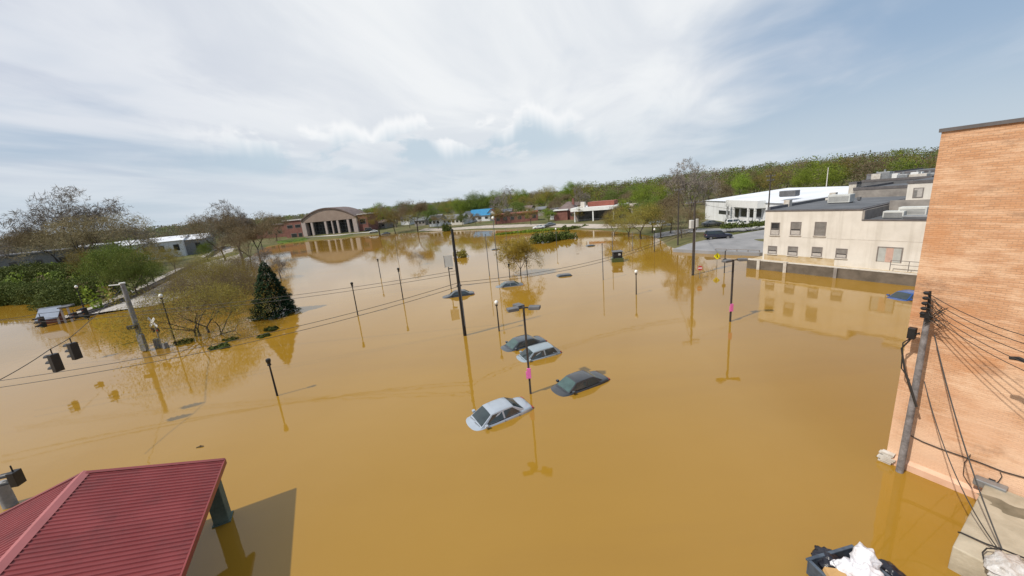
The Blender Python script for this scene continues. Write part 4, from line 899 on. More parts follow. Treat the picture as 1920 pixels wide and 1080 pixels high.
def window(cx, cy, wpx0, ypx0, wpx1, ypx1, style=0):
    (x0, _), (x1, _) = lc(wpx0, cy), lc(wpx1, cy); (_, z1), (_, z0) = lc(cx, ypx0), lc(cx, ypx1)
    if style == 1: pass
    f = MB(); fw = .09
    for a, b, c, d in ((x0, x1, z0, z0 + fw), (x0, x1, z1 - fw, z1), (x0, x0 + fw, z0 + fw, z1 - fw), (x1 - fw, x1, z0 + fw, z1 - fw)): f.box(a, b, -.05, .06, c, d)
    o = f.build('window', 'window_frame', cb)
    MB().box(x0 + fw, x1 - fw, -.012, .02, z0 + fw, z1 - fw).build('pane', 'window_grey' if style == 1 else 'window_dark', o)
    if style == 0: MB().box(x0 + fw, x1 - fw, -.02, -.013, z0 + (z1 - z0) * .45, z1 - fw).build('blind', 'window_grey', o); MB().box(x0 + fw + .02, x1 - fw - .02, -.03, -.0205, z0 + fw, z0 + (z1 - z0) * .36).build('lower_board', 'blind', o)
    if style == 2: MB().box(x0 + fw, x1 - fw, -.03, -.0205, z0 + fw, z0 + (z1 - z0) * .42).build('lower_board', 'blind', o)
    m = MB(); m.box(x0 - .08, x1 + .08, -.12, -.051, z0 - .1, z0 - .002); m.build('sill', 'coping', o)
    m = MB(); m.box(x0 + fw, x1 - fw, -.034, -.031, (z0 + z1) / 2 - .03, (z0 + z1) / 2 + .03); m.build('sash_bar', 'window_frame', o)
window(1453, 430, 1445, 417, 1462, 441, 2); window(1491, 430, 1482, 416, 1502, 441, 0); window(1538, 430, 1527, 416, 1549, 442, 1)
for a in ((1448, 468, 1440, 461, 1457, 476), (1487, 470, 1477, 462, 1496, 479), (1532, 471, 1522, 463, 1542, 481), (1578, 473, 1567, 466, 1589, 484)): window(*a, 0)
# wide sliding door on the lower wing and its little landing rail
(x0, z1), (x1, z0) = lc(1646, 462), lc(1690, 493)
m = MB(); m.box(x0, x1, -.06, -.003, z1 - .10, z1); m.box(x0, x0 + .1, -.06, -.003, z0, z1 - .1); m.box(x1 - .1, x1, -.06, -.003, z0, z1 - .1); dr = m.build('door', 'window_frame', cb)
w3 = (x1 - x0 - .2) / 3
for k, mt_ in enumerate(('door_grey', 'door_pink', 'door_grey')): MB().box(x0 + .1 + k * w3 + .02, x0 + .1 + (k + 1) * w3 - .02, -.04, -.003, z0, z1 - .1).build('panel', mt_, dr)
m = MB(); zr = lc(1700, 503)[1]
m.tube([(x1 - .6, -.9, zr + .9), (x1 + 5, -.9, zr + .9)], .035, 6); m.tube([(x1 - .6, -.9, zr + .45), (x1 + 5, -.9, zr + .45)], .03, 6)
for k in range(5): m.tube([(x1 - .6 + k * 1.4, -.9, zr - .2), (x1 - .6 + k * 1.4, -.9, zr + .9)], .035, 6)
m.build('landing_rail', 'window_frame', cb)
m = MB(); m.box(wr * .45, wr + 15, -.015, -.003, lc(1600, 449)[1] - .03, lc(1600, 449)[1] + .02); m.build('conduit', 'coping', cb)
# flashing stain band at the foot of the cream wall
m = MB(); m.box(.2, wr * .8, -.008, -.003, hw - .2, hw + .75); m.build('flood_stain', 'mud_stain', cb)
def roofbox(name, label, cat, x, y, z, w_, d_, h_, mt_, top=None, parts=True, group=None):
    t = thing(name, label, cat, cb.location.to_2d().to_3d() + U2 * x + V2 * y + Vector((0, 0, z)), AZU, group)
    MB().box(-w_ / 2, w_ / 2, -d_ / 2, d_ / 2, .12, h_).build('casing', mt_, t, bevel=.03)
    m = MB(); m.box(-w_ / 2 + .1, w_ / 2 - .1, -d_ / 2 + .1, d_ / 2 - .1, 0, .12); m.build('base', 'ac_dark', t)
    if parts:
        m = MB()
        for k in range(5): m.box(-w_ / 2 + .12, w_ / 2 - .12, -d_ / 2 - .02, -d_ / 2 - .002, h_ * .25 + k * h_ * .12, h_ * .25 + k * h_ * .12 + .05)
        m.build('louvre', 'ac_dark', t)
    return t
zr = ztop + .2
roofbox('rooftop_unit', 'square white air conditioner alone on the dark flat roof of the cream building', 'air conditioner', *(lambda p: (p.x - xl, 9.5))(onU(1577, 372, VI + 9.5)), zr, 2.4, 1.6, 1.15, 'ac_grey')
zl_ = zlow + .05
roofbox('rooftop_unit', 'boxy white air conditioner on the lower roof beside the grey back wall', 'air conditioner', onU(1677, 405, VI + 2.2).x - xl, 2.2, zl_, 1.7, 1.1, .8, 'ac_grey')
roofbox('rooftop_unit', 'larger white air conditioner on the lower roof below the upper window', 'air conditioner', onU(1712, 400, VI + 3.0).x - xl, 3.2, zl_, 2.2, 1.3, 1.15, 'ac_grey')
roofbox('rooftop_unit', 'flat grey vent housing on the lower roof next to the peach brick wall', 'air conditioner', onU(1722, 408, VI + 1.3).x - xl, 1.2, zl_, 2.2, 1.2, .4, 'steel')
for i, (xp, yp, v, s, mt_, lb) in enumerate(((1563, 362, 18, .8, 'coping', 'beige flue box at the back edge of the dark roof'), (1551, 372, 14, .35, 'coping', 'small pale vent left of the square roof air conditioner'), (1598, 366, 17, .5, 'white_paint', 'small white vent behind the square roof air conditioner'), (1610, 378, 13, .4, 'ac_dark', 'small dark vent right of the square roof air conditioner'))):
    p = onU(xp, yp, VI + v); roofbox('roof_vent', lb, 'roof vent', p.x - xl, v, zr, s, s, s * 1.3, mt_, parts=False)
# taller block behind with one window
ub = thing('upper_block', 'plain pale block with a single upper window rising behind the lower cream roof', 'building', cb.location.to_2d().to_3d() + U2 * (onU(1697, 380, VI + 7.5).x - xl) + V2 * 7.5, AZU)
zu_ = onU(1720, 343, VI + 7.5).z
MB().box(0, 14, 0, 14, 0, zu_).build('wall', 'cream_wall', ub)
m = MB(); m.box(-.1, 14.1, -.1, 14.1, zu_, zu_ + .25); m.build('coping', 'roof_edge', ub); MB().box(.3, 13.7, .3, 13.7, zu_ + .252, zu_ + .3).build('roof', 'dark_roof', ub)
xw0, xw1 = (onU(1712, 360, VI + 7.5).x - xl) - (onU(1697, 380, VI + 7.5).x - xl), (onU(1732, 360, VI + 7.5).x - xl) - (onU(1697, 380, VI + 7.5).x - xl)
za, zb = onU(1720, 371, VI + 7.5).z, onU(1720, 352, VI + 7.5).z
f = MB(); f.box(xw0, xw1, -.04, -.003, za, zb); o = f.build('window', 'window_frame', ub); MB().box(xw0 + .1, xw1 - .1, -.06, -.041, za + .1, zb - .1).build('pane', 'blind', o); MB().box(xw0 + .1, xw1 - .5, -.07, -.061, za + .1, zb - .25).build('blind', 'window_grey', o)
# downtown dark roofs stepping up behind
def block(label, px0, px1, ytop, v, dep, wallm, roofm='dark_roof', z1=None, parapet=.4, name='downtown_building'):
    a, b = onU(px0, ytop, VI + v), onU(px1, ytop, VI + v); z = z1 if z1 else a.z
    t = thing(name, label, 'building', CA + U2 * a.x + V2 * (VI + v), AZU); w_ = b.x - a.x
    MB().box(0, w_, 0, dep, -1, z).build('wall', wallm, t); MB().box(.3, w_ - .3, .3, dep - .3, z + .002, z + .06).build('roof', roofm, t)
    m = MB(); m.box(-.05, w_ + .05, -.05, .3, z + .003, z + parapet); m.box(-.05, .3, .3, dep, z + .003, z + parapet); m.box(w_ - .3, w_ + .05, .3, dep, z + .003, z + parapet); m.build('parapet', 'roof_edge', t)
    return t, w_, z
block('long low dark roofed block directly behind the flat roof of the cream building', 1600, 1720, 357, 21.5, 16, 'grey_wall')
bk, bw_, bz = block('dark roofed block with roof clutter behind the low dark block', 1616, 1745, 342, 38, 26, 'ac_dark')
block('farthest dark flat roof below the hill at the right', 1625, 1765, 330, 66, 40, 'ac_dark')
rr = random.Random(8)
for i in range(9):
    x = bw_ * (.08 + .1 * i); h_ = rr.uniform(.7, 1.6); lab = ['white', 'beige', 'grey'][i % 3] + ' rooftop duct box, ' + ['leftmost', 'second', 'third', 'fourth', 'fifth', 'sixth', 'seventh', 'eighth', 'rightmost'][i] + ' in the roof clutter'
    t = thing('roof_duct', lab, 'duct', bk.location + U2 * x + V2 * rr.uniform(1, 5) + Vector((0, 0, bz - bk.location.z)), AZU, 'roof clutter on the dark block'); s = rr.uniform(.5, 1.1)
    MB().box(-s, s, -s * .8, s * .8, .06, h_).build('casing', ('white_paint', 'coping', 'steel')[i % 3], t, bevel=.04); MB().tube([(0, 0, h_), (0, 0, h_ + .4)], .15, 8).build('flue', 'steel', t)
t, w_, z = block('narrow pale wall stub at the back of the dark roofs', 1592, 1606, 346, 40, 3, 'coping'); 
# white building beyond the far car park
wa, wb_ = P(1322, 408, 1.6), P(1434, 420, 2.0)
wd_ = (wb_ - wa).to_2d(); AZW = math.atan2(wd_.y, wd_.x); LW = wd_.length + 6
wbld = thing('white_building', 'long low white building with a pale roof and dark shopfront openings', 'building', wa.to_2d().to_3d(), AZW)
hwz = wa.z + hgt(wa, 376); VW = Vector((-math.sin(AZW), math.cos(AZW), 0)); UW = Vector((math.cos(AZW), math.sin(AZW), 0))
if VW.y < 0: VW = -VW
DW = 46
m = MB(); m.box(0, LW, 0, DW, 0, hwz); m.build('wall', 'white_wall', wbld)
m = MB(); m.add([(-.3, -.3, hwz + .01), (LW + .3, -.3, hwz + .01), (LW + .3, DW + .3, hwz + .01), (-.3, DW + .3, hwz + .01), (-.3, DW / 2, hwz + 1.6), (LW + .3, DW / 2, hwz + 1.6)], [(0, 1, 5, 4), (4, 5, 2, 3), (0, 4, 3), (1, 2, 5)]); m.build('roof', 'white_roof', wbld)
def onW(x, y, v=0.0):
    r = ray(x, y); o = Vector((0, 0, CAM_H)); nV = VW; t = ((wa + nV * v - o).dot(nV)) / r.dot(nV); p = o + r * t - wa; return p.dot(UW), p.z + wa.z
x0, zt_ = onW(1374, 388); x1, _ = onW(1436, 392); zb_ = onW(1400, 412)[1]
m = MB(); m.box(x0, x1, -1.8, -.003, hwz - 1.1, hwz + .5)
for q in (1376, 1388, 1417, 1430): c = onW(q, 400)[0]; m.box(c - .22, c + .22, -1.8, -1.45, gz(wa.x, wa.y), hwz - 1.1)
m.build('portico', 'white_paint', wbld)
for (a, b, c, d) in ((1379, 391, 1385, 408), (1390, 391, 1415, 408), (1419, 391, 1427, 408), (1348, 394, 1368, 402)):
    xa, za = onW(a, b); xb, zb = onW(c, d); o = MB().box(xa, xb, -.03, -.003, min(zb, za - 1), za).build('window', 'window_dark', wbld)
t = roofbox('rooftop_unit', 'dark flat unit on the white roof beyond the car park', 'air conditioner', *(lambda p: ((p - cb.location).dot(U2), (p - cb.location).dot(V2)))(PD(1480, 365, 80)), hwz + 1.0, 3.0, 2, 1.2, 'ac_dark')
t = thing('flagpole', 'thin pale mast rising from the white roof before the hill', 'mast', PD(1548, 362, 95)); p = t.location; p.z = 4.5; h = hgt(Vector((p.x, p.y, 4.5)), 314)
MB().tube([(0, 0, 0), (0, 0, h)], [.13, .08], 8).build('mast', 'coping', t); MB().box(-.6, .6, -.5, .5, -.2, .9).build('base', 'white_paint', t)

# ------------------------------------------------------------------ auditorium
aa, ab = PD(535, 447, 218), PD(691, 437, 213); aa.z = ab.z = .9; ad_ = (ab - aa).to_2d(); AZA = math.atan2(ad_.y, ad_.x); LA = ad_.length
hall = thing('arched_hall', 'brick hall with a wide arched stone front and glass between pale columns', 'building', aa.to_2d().to_3d(), AZA)
UA = Vector((math.cos(AZA), math.sin(AZA), 0)); VA = Vector((-math.sin(AZA), math.cos(AZA), 0))
def onA(x, y):
    r = ray(x, y); o = Vector((0, 0, CAM_H)); t = ((aa - o).dot(VA)) / r.dot(VA); p = o + r * t; return (p - aa).dot(UA), p.z
xa0, za0 = onA(563, 413); xa1, _ = onA(667, 405); zs = (onA(566, 416)[1] + onA(664, 406)[1]) / 2; ztp = onA(615, 391)[1]; zw = (onA(545, 413)[1] + onA(682, 403)[1]) / 2
cx = (xa0 + xa1) / 2; hwid = (xa1 - xa0) / 2; zlin = (onA(580, 417)[1] + onA(650, 410)[1]) / 2 - .2
MB().box(0, xa0 - .003, 1.5, 15, -.5, zw).build('left_wing', 'red_brick', hall); MB().box(xa1 + .003, LA, 1.5, 15, -.5, zw).build('right_wing', 'red_brick', hall)
for x0, x1 in ((-.5, xa0 - .01), (xa1 + .01, LA + .5)): MB().box(x0, x1, 1.0, 15.5, zw, zw + .5).build('wing_roof', 'aud_roof', hall)
def arch(z0, up, n=20, k=1.0): return [(cx + hwid * k * (2 * i / n - 1), z0 + up * (1 - abs(2 * i / n - 1) ** 2.0)) for i in range(n + 1)]
zsp = zlin + .9
poly = [(xa0, zlin)] + arch(zsp, ztp - zsp) + [(xa1, zlin)]
MB().prism(poly, 0, 1.2).build('pediment', 'tan_stone', hall)
m = MB(); pin = arch(zsp, ztp - zsp, 20); vs = []; 
for (x, z) in pin: vs += [(x, -.5, z + .02), (x, 16, z + .02), (x, 16, z + .6), (x, -.5, z + .6)]
fs = []
for i in range(20):
    for k in range(4): fs.append((i * 4 + k, i * 4 + 4 + k, i * 4 + 4 + (k + 1) % 4, i * 4 + (k + 1) % 4))
m.add(vs, fs); m.build('arched_roof', 'brown_roof', hall)
MB().box(xa0 + .02, xa1 - .02, 6, 15, -.5, zsp).build('hall_wall', 'red_brick', hall)
pw = hwid * .15
for x0, x1 in ((xa0, xa0 + pw), (xa1 - pw, xa1)): MB().box(x0, x1, 0, 5.99, -.5, zlin - .003).build('side_pier', 'pink_stone', hall)
m = MB(); m.box(xa0 + pw, xa1 - pw, 3.0, 3.3, -.4, zlin - .003); gl = m.build('glass_front', 'window_dark', hall)
m = MB()
for k in range(1, 14): x = xa0 + pw + (xa1 - xa0 - 2 * pw) * k / 14; m.box(x - .08, x + .08, 2.9, 2.998, -.4, zlin)
for z in (.35, .6, .8): m.box(xa0 + pw, xa1 - pw, 2.93, 2.997, zlin * z, zlin * z + .12)
m.build('mullions', 'ac_dark', gl)
for k, f in enumerate((.13, .42, .56, .68, .90)):
    x = xa0 + pw + (xa1 - xa0 - 2 * pw) * f; w_ = .6 if k not in (2,) else .35; MB().box(x - w_, x + w_, .1, 1.1, -.5, zlin - .003).build('column', 'pink_stone', hall)
m = MB(); m.box(xa0 - 2, xa1 + 2, -4, -.01, -.8, .95); m.build('terrace', 'coping', hall)
for (x0, x1, z0, z1) in ((1.5, 5, .60, .78), (xa0 - 5, xa0 - 1.5, .60, .78), (3, 6.5, .08, .32), (xa0 - 4, xa0 - 1.5, .08, .32), (xa1 + 1, xa1 + 4.5, .50, .78), (LA - 4.5, LA - 1.5, .55, .78), (xa1 + 3, xa1 + 7, .08, .3)):
    f = MB().box(x0, x1, 1.42, 1.497, zw * z0, zw * z1).build('window', 'window_frame', hall); MB().box(x0 + .2, x1 - .2, 1.39, 1.418, zw * z0 + .2, zw * z1 - .2).build('pane', 'window_dark', f)
# brown lower block left of it
t = thing('brown_hall', 'low brown brick block behind bare trees left of the arched hall', 'building', PD(500, 452, 235), AZA); t.location.z = 0
MB().box(-14, 16, 0, 20, -.5, 8.6).build('wall', 'red_brick', t); MB().box(-14.5, 16.5, -.5, 20.5, 8.6, 9.1).build('roof', 'brown_roof', t)
for k in range(4): f = MB().box(-11 + k * 6.5, -8 + k * 6.5, -.06, -.003, 3.4, 5.6).build('window', 'window_frame', t); MB().box(-10.8 + k * 6.5, -8.2 + k * 6.5, -.09, -.061, 3.6, 5.4).build('pane', 'window_dark', f)

# ------------------------------------------------------------------ houses and shops on the far bank
def house(name, label, b, wpx, ytop, wallm, roofm, az=0, dep=9, roof='gable', nwin=3, cat='house', eave=.62, z0=1.3, chim=False):
    p = P(*b, z0); t = thing(name, label, cat, p, R(az)); sc_ = (p.y * M[1][2] + (CAM_H - p.z) * .24) / FPX; w_ = wpx * p.y / FPX * 1.03; H_ = max(3, hgt(p, ytop)); he = H_ * eave if roof != 'flat' else H_
    MB().box(-w_ / 2, w_ / 2, 0, dep, -2, he).build('wall', wallm, t)
    if roof == 'gable':
        m = MB(); m.add([(-w_ / 2 - .4, -.5, he - .1), (w_ / 2 + .4, -.5, he - .1), (w_ / 2 + .4, dep / 2, H_), (-w_ / 2 - .4, dep / 2, H_), (w_ / 2 + .4, dep + .5, he - .1), (-w_ / 2 - .4, dep + .5, he - .1)], [(0, 1, 2, 3), (3, 2, 4, 5)])
        m.add([(-w_ / 2, 0, he), (-w_ / 2, dep, he), (-w_ / 2, dep / 2, H_ - .1), (w_ / 2, 0, he), (w_ / 2, dep, he), (w_ / 2, dep / 2, H_ - .1)], [(0, 2, 1), (3, 4, 5)]); rf = m.build('roof', roofm, t)
    elif roof == 'front':
        m = MB(); m.add([(-w_ / 2 - .4, -.5, he - .1), (0, -.5, H_), (w_ / 2 + .4, -.5, he - .1), (-w_ / 2 - .4, dep, he - .1), (0, dep, H_), (w_ / 2 + .4, dep, he - .1)], [(0, 1, 4, 3), (1, 2, 5, 4)]); rf = m.build('roof', roofm, t)
        MB().add([(-w_ / 2, 0.0, he), (w_ / 2, 0.0, he), (0, 0.0, H_ - .15)], [(0, 1, 2)]).build('gable', wallm, t)
    elif roof == 'hip':
        q = min(w_, dep) * .45; m = MB(); m.add([(-w_ / 2 - .5, -.5, he), (w_ / 2 + .5, -.5, he), (w_ / 2 + .5, dep + .5, he), (-w_ / 2 - .5, dep + .5, he), (-w_ / 2 + q, dep / 2, H_), (w_ / 2 - q, dep / 2, H_)], [(0, 1, 5, 4), (1, 2, 5), (2, 3, 4, 5), (3, 0, 4)]); rf = m.build('roof', roofm, t)
    else: rf = MB().box(-w_ / 2 - .3, w_ / 2 + .3, -.5, dep + .3, he, he + .45).build('roof', roofm, t)
    if chim: MB().box(w_ * .2, w_ * .2 + .9, dep * .4, dep * .4 + .9, he, H_ + 1.2).build('chimney', 'red_brick', rf)
    for k in range(nwin):
        x = -w_ / 2 + w_ * (k + .5) / nwin; ww = min(.9, w_ / nwin * .3); f = MB().box(x - ww, x + ww, -.05, -.003, he * .35, he * .75).build('window', 'window_frame', t); MB().box(x - ww + .1, x + ww - .1, -.08, -.051, he * .35 + .1, he * .75 - .1).build('pane', 'window_dark', f)
    MB().box(-w_ * .05 - .5, -w_ * .05 + .5, -.06, -.003, 0, he * .3).build('door', 'door_grey', t) if False else None
    return t, w_, he
house('house', 'small white house farthest left in the row beyond the water', (815, 424), 22, 403, 'white_wall', 'grey_roof', -12)
house('house', 'small pale house second from the left beyond the water', (838, 421), 20, 404, 'white_wall', 'grey_roof', -10, nwin=2)
house('house', 'white house just left of the bright blue roofs', (858, 421), 22, 402, 'cream_wall', 'grey_roof', -14)
house('house', 'dark gabled house with white wall partly before the blue roof', (874, 418), 17, 397, 'white_wall', 'grey_roof', -10, roof='front', nwin=1)
house('house', 'house under the large bright blue roof', (900, 415), 38, 393, 'white_wall', 'blue_roof', -12, dep=12, eave=.5)
house('house', 'narrow white gabled house right of the blue roof', (922, 413), 14, 392, 'white_wall', 'red_roof', -8, roof='front', nwin=1)
house('house', 'plain grey house behind the gap before the red wall', (948, 405), 22, 392, 'grey_wall', 'grey_roof', -8, z0=2.5)
house('red_store', 'long low red walled building on the far bank', (968, 417), 78, 401, 'red_brick', 'red_roof', -6, dep=8, roof='flat', nwin=6, cat='shop')
house('brick_bank', 'red brick building with steep hipped roof right of the bright green tree', (1062, 412), 36, 379, 'red_brick', 'brown_roof', -22, dep=12, roof='hip', nwin=3, eave=.5, chim=True, cat='building')
t, w_, he = house('drive_through_canopy', 'white canopy on posts left of the big canopy shop', (1052, 413), 24, 395, 'red_brick', 'white_paint', -20, dep=4, roof='flat', nwin=0, cat='canopy')
t = thing('canopy_shop', 'white fronted shop with a wide canopy on pale posts at the far bank', 'shop', P(1118, 414, 1.2), R(-26))
MB().box(-8.5, 9.5, 3, 14, -1.5, 4.6).build('wall', 'grey_wall', t); MB().box(-9.5, 10, -1, 15, 3.9, 5.2).build('canopy', 'white_paint', t); MB().box(-4, 6, 4, 12, 5.21, 6.9).build('upper_roof', 'red_roof', t); MB().box(-6, -4.5, 1, 3, 5.21, 7.2).build('sign_tower', 'cream_wall', t)
for x in (-8, -1, 6.5): MB().box(x - .22, x + .22, -.8, -.4, -1.5, 3.9).build('post', 'white_paint', t)
MB().box(-7.5, 8.5, 2.9, 2.997, .8, 3.6).build('shop_window', 'window_dark', t)
house('warehouse', 'beige flat roofed shed right of the canopy shop', (1165, 408), 40, 388, 'tan_roof', 'tan_roof', -28, dep=14, roof='flat', cat='warehouse')
house('house', 'brown roofed house behind the canopy shop', (1105, 402), 34, 384, 'grey_wall', 'brown_roof', -20, z0=2.4)
house('house', 'small pale house with grey roof left of the brick hipped building', (1040, 408), 16, 390, 'white_wall', 'grey_roof', -14, z0=2.0, nwin=2)
house('house', 'grey roofed house half hidden by trees left of the white row', (788, 423), 20, 407, 'grey_wall', 'grey_roof', -10)
house('house', 'low dark house under the trees right of the arched hall', (712, 428), 24, 413, 'grey_wall', 'brown_roof', -18)
for (b_, wp, yt_, wm_, rm_, lb_) in (((985, 399), 22, 386, 'white_wall', 'brown_roof', 'small white house peeking between trees above the long red wall'), ((1013, 400), 18, 388, 'grey_wall', 'grey_roof', 'grey house in the trees just left of the bright green tree'), ((1078, 394), 26, 379, 'red_brick', 'brown_roof', 'brick house behind the hipped brick building'),
        ((1140, 396), 28, 382, 'grey_wall', 'tan_roof', 'tan roofed house in the trees right of the canopy shop'), ((1188, 398), 26, 384, 'white_wall', 'grey_roof', 'white house behind the olive trees of the right bank'), ((760, 418), 18, 404, 'white_wall', 'grey_roof', 'white house among the trees left of the house row')):
    house('house', lb_, b_, wp, yt_, wm_, rm_, -18, z0=2.6, nwin=3)
# left side: long grey warehouse and white roofed sheds
house('warehouse', 'long low grey warehouse with dark openings at the far left', (60, 522), 190, 478, 'conc_pole', 'grey_roof', 26, dep=16, roof='flat', nwin=6, cat='warehouse', z0=1.2)
house('warehouse', 'white roofed long shed behind the left trees', (250, 490), 150, 452, 'white_wall', 'white_roof', 30, dep=22, roof='gable', nwin=7, cat='warehouse', eave=.8, z0=1.4)
house('warehouse', 'bright white roofed shed end nearest the tall bare tree', (345, 478), 70, 443, 'conc_pole', 'white_roof', 30, dep=26, roof='gable', nwin=3, cat='warehouse', eave=.78, z0=1.4)
# drowned shelter
p = P(108, 606); t = thing('street_shelter', 'small drowned shelter with slate blue sloping roof and pale posts', 'shelter', p, R(28)); h = hgt(p, 573)
m = MB(); m.add([(-2.3, -1.6, h * .42), (1.0, -1.6, h * .42), (1.0, 1.2, h), (-2.3, 1.2, h), (-2.3, -1.6, h * .36), (1.0, -1.6, h * .36), (1.0, 1.2, h - .15), (-2.3, 1.2, h - .15)], [(0, 1, 2, 3), (7, 6, 5, 4), (0, 4, 5, 1), (1, 5, 6, 2), (2, 6, 7, 3), (3, 7, 4, 0)]); m.build('roof', 'shelter_roof', t)
m = MB(); m.box(-2.2, .9, .9, 1.1, -1.2, h - .2); m.build('back_wall', 'red_brick', t)
m = MB(); m.box(-2.6, 2.9, 1.0, 1.4, h - .35, h - .05); m.build('beam', 'ac_dark', t)
t.scale = (.72, .72, .9)
for x in (-2.1, .7, 1.6, 2.6): MB().box(x - .14, x + .14, -1.1, -.82, -1.2, h * .5 if x < 1 else h - .3).build('post', 'shelter_post', t, bevel=.02)
m = MB(); m.box(1.2, 2.8, -1.2, .9, h - .28, h - .12); m.build('side_roof', 'ac_dark', t)

# ------------------------------------------------------------------ dry vehicles
p = P(1346, 449, 1.0); t = thing('parked_pickup', 'black pickup truck parked on the dry far car park', 'pickup truck', (p.x, p.y, 1.05), R(-14)); car_parts(t, 'paint_black' if False else 'darkblue', 'suv')
for i, (x, y, pt_, lb, kd) in enumerate(((1380, 424, 'white_car', 'white van parked at the left end before the white shopfront', 'suv'), (1400, 424, 'white_car', 'white car second before the white shopfront', 'sedan'), (1334, 423, 'midgrey', 'grey car parked left of the white van', 'sedan'), (1232, 420, 'silver', 'silver car parked under the trees by the street', 'sedan'), (1244, 426, 'white_car', 'white car under the trees nearest the street pole', 'hatch'))):
    p = P(x, y, 1.9); z = gz(p.x, p.y) + .1; p = P(x, y, z); t = thing('parked_car', lb, 'car', (p.x, p.y, z), R(-20 + 11 * i), 'dry parked cars'); car_parts(t, pt_, kd, details=False)
for i, (x, y, pt_, lb) in enumerate(((772, 433, 'silver', 'tiny silver car on the far street below the white houses'), (1010, 423, 'white_car', 'tiny white car on the far street right of the red wall'), (1030, 421, 'midgrey', 'tiny grey car by the red brick building'), (700, 434, 'white_car', 'tiny white car right of the arched hall'), (722, 434, 'midgrey', 'tiny grey car among the trees right of the arched hall'), (690, 433, 'paint_black', 'tiny black car against the right wing of the arched hall'))):
    p = P(x, y, 1.4); z = gz(p.x, p.y) + .1; t = thing('parked_car', lb, 'car', (p.x, p.y, z), R(170 + 9 * i), 'far parked cars'); car_parts(t, pt_, 'sedan', details=False)

# ------------------------------------------------------------------ vegetation
mat('twig_grey', (0.16, 0.135, 0.11), 0.95, 0, scale=1, c2=(0.26, 0.225, 0.19))
def branch_mesh(seed, H=10.0, spread=.5, trunk_f=.28, levels=5, nb=3, r0=.22, twig=1.0, up=.25, multi=1):
    rr = random.Random(seed); m = MB(); tips = []
    def grow(p, d, L_, r, lev):
        n = 3 if lev > 1 else 2; pts = [p]; rs = [r]
        for i in range(n):
            d = (d + Vector((rr.gauss(0, .13), rr.gauss(0, .13), rr.gauss(0, .08) + up * .12))).normalized(); p = p + d * (L_ / n); pts.append(p); rs.append(r * (1 - .38 * (i + 1) / n))
        m.tube(pts, rs, 7 if lev >= levels - 1 else (4 if lev > 1 else 3), cap=False)
        if lev <= 1: tips.append((p, d)); 
        if lev == 2: tips.append((p, d))
        if lev == 0: return
        k = nb + (1 if rr.random() < .5 else 0)
        for j in range(k):
            a = 2 * math.pi * (j + rr.random() * .7) / k; q = d.orthogonal().normalized(); q = Matrix.Rotation(a, 3, d) @ q; s = spread * rr.uniform(.65, 1.3)
            nd = (d + q * s * 1.25 + Vector((0, 0, up * .3))).normalized(); at = pts[-1] if j or lev == levels else pts[-2]
            grow(at, nd, L_ * rr.uniform(.62, .82), rs[-1] * rr.uniform(.55, .72), lev - 1)
    for k in range(multi):
        d0 = Vector((rr.gauss(0, .05), rr.gauss(0, .05), 1)) if multi == 1 else Vector((math.cos(k * 6.28 / multi) * .45, math.sin(k * 6.28 / multi) * .45, 1)).normalized()
        grow(Vector((rr.gauss(0, .1) * (multi > 1), rr.gauss(0, .1) * (multi > 1), -1.5)), d0, H * trunk_f + 1.5, r0 / (1 + .35 * (multi - 1)), levels)
    zmax = max(v[2] for v in m.v); s = H / zmax
    mx_ = sum(p.x for p, d in tips) / len(tips); my_ = sum(p.y for p, d in tips) / len(tips); mz_ = sum(p.z for p, d in tips) / len(tips)
    sh = lambda x, y, z: (x - mx_ * max(0, z) / mz_, y - my_ * max(0, z) / mz_, z)
    m.v = [sh(*v) for v in m.v]; tips = [(Vector(sh(*p)), d) for p, d in tips]
    m.v = [(x * s, y * s, z * s if z > 0 else z) for x, y, z in m.v]; tips = [(p * s, d) for p, d in tips]
    return m, tips
def leaves(tips, seed, per, size, rad, asp=.55):
    rr = random.Random(seed); m = MB(); vs = []; fs = []
    for p, d in tips:
        for k in range(per if isinstance(per, int) else (1 if rr.random() < per else 0)):
            c = p + Vector((rr.gauss(0, rad), rr.gauss(0, rad), rr.gauss(0, rad * .7))); s = size * rr.uniform(.6, 1.4)
            a = Vector((rr.gauss(0, 1), rr.gauss(0, 1), rr.gauss(0, .7))).normalized(); b = a.orthogonal().normalized(); b = Matrix.Rotation(rr.uniform(0, 6.28), 3, a) @ b; e = a.cross(b)
            i = len(vs); vs += [c - b * s, c + e * s * asp, c + b * s, c - e * s * asp]; fs.append((i, i + 1, i + 2, i + 3))
    m.add(vs, fs); return m
PROTO = {}
def proto(key, seed, trunkm, leafm, H=10, per=0, size=.2, rad=.4, asp=.55, fill=None, **kw):
    m, tips = branch_mesh(seed, H, **kw)
    if fill:      # extra leafy clumps so that the crown rounds out between the limbs
        rr = random.Random(seed + 50); n_, rx, cz, rz_ = fill
        for k in range(n_):
            a = rr.uniform(0, 6.283); u = rr.random() ** .45; ph = math.acos(rr.uniform(-.9, 1)); c = Vector((math.cos(a) * math.sin(ph) * rx * u * H, math.sin(a) * math.sin(ph) * rx * u * H, (cz + rz_ * math.cos(ph) * u) * H))
            for j in range(6): tips.append((c + Vector((rr.gauss(0, .03), rr.gauss(0, .03), rr.gauss(0, .025))) * H, Vector((0, 0, 1))))
    tm = m.mesh(key + '_trunk', trunkm); cm = None
    if per: cm = leaves(tips, seed + 1, per, size, rad, asp).mesh(key + '_crown', leafm)
    PROTO[key] = (tm, cm, H); return tips
proto('bare1', 1, 'bark_pale', 'twig_grey', per=7, size=.30, rad=.16, asp=.07, spread=.55, levels=5, nb=3, trunk_f=.20, r0=.36)
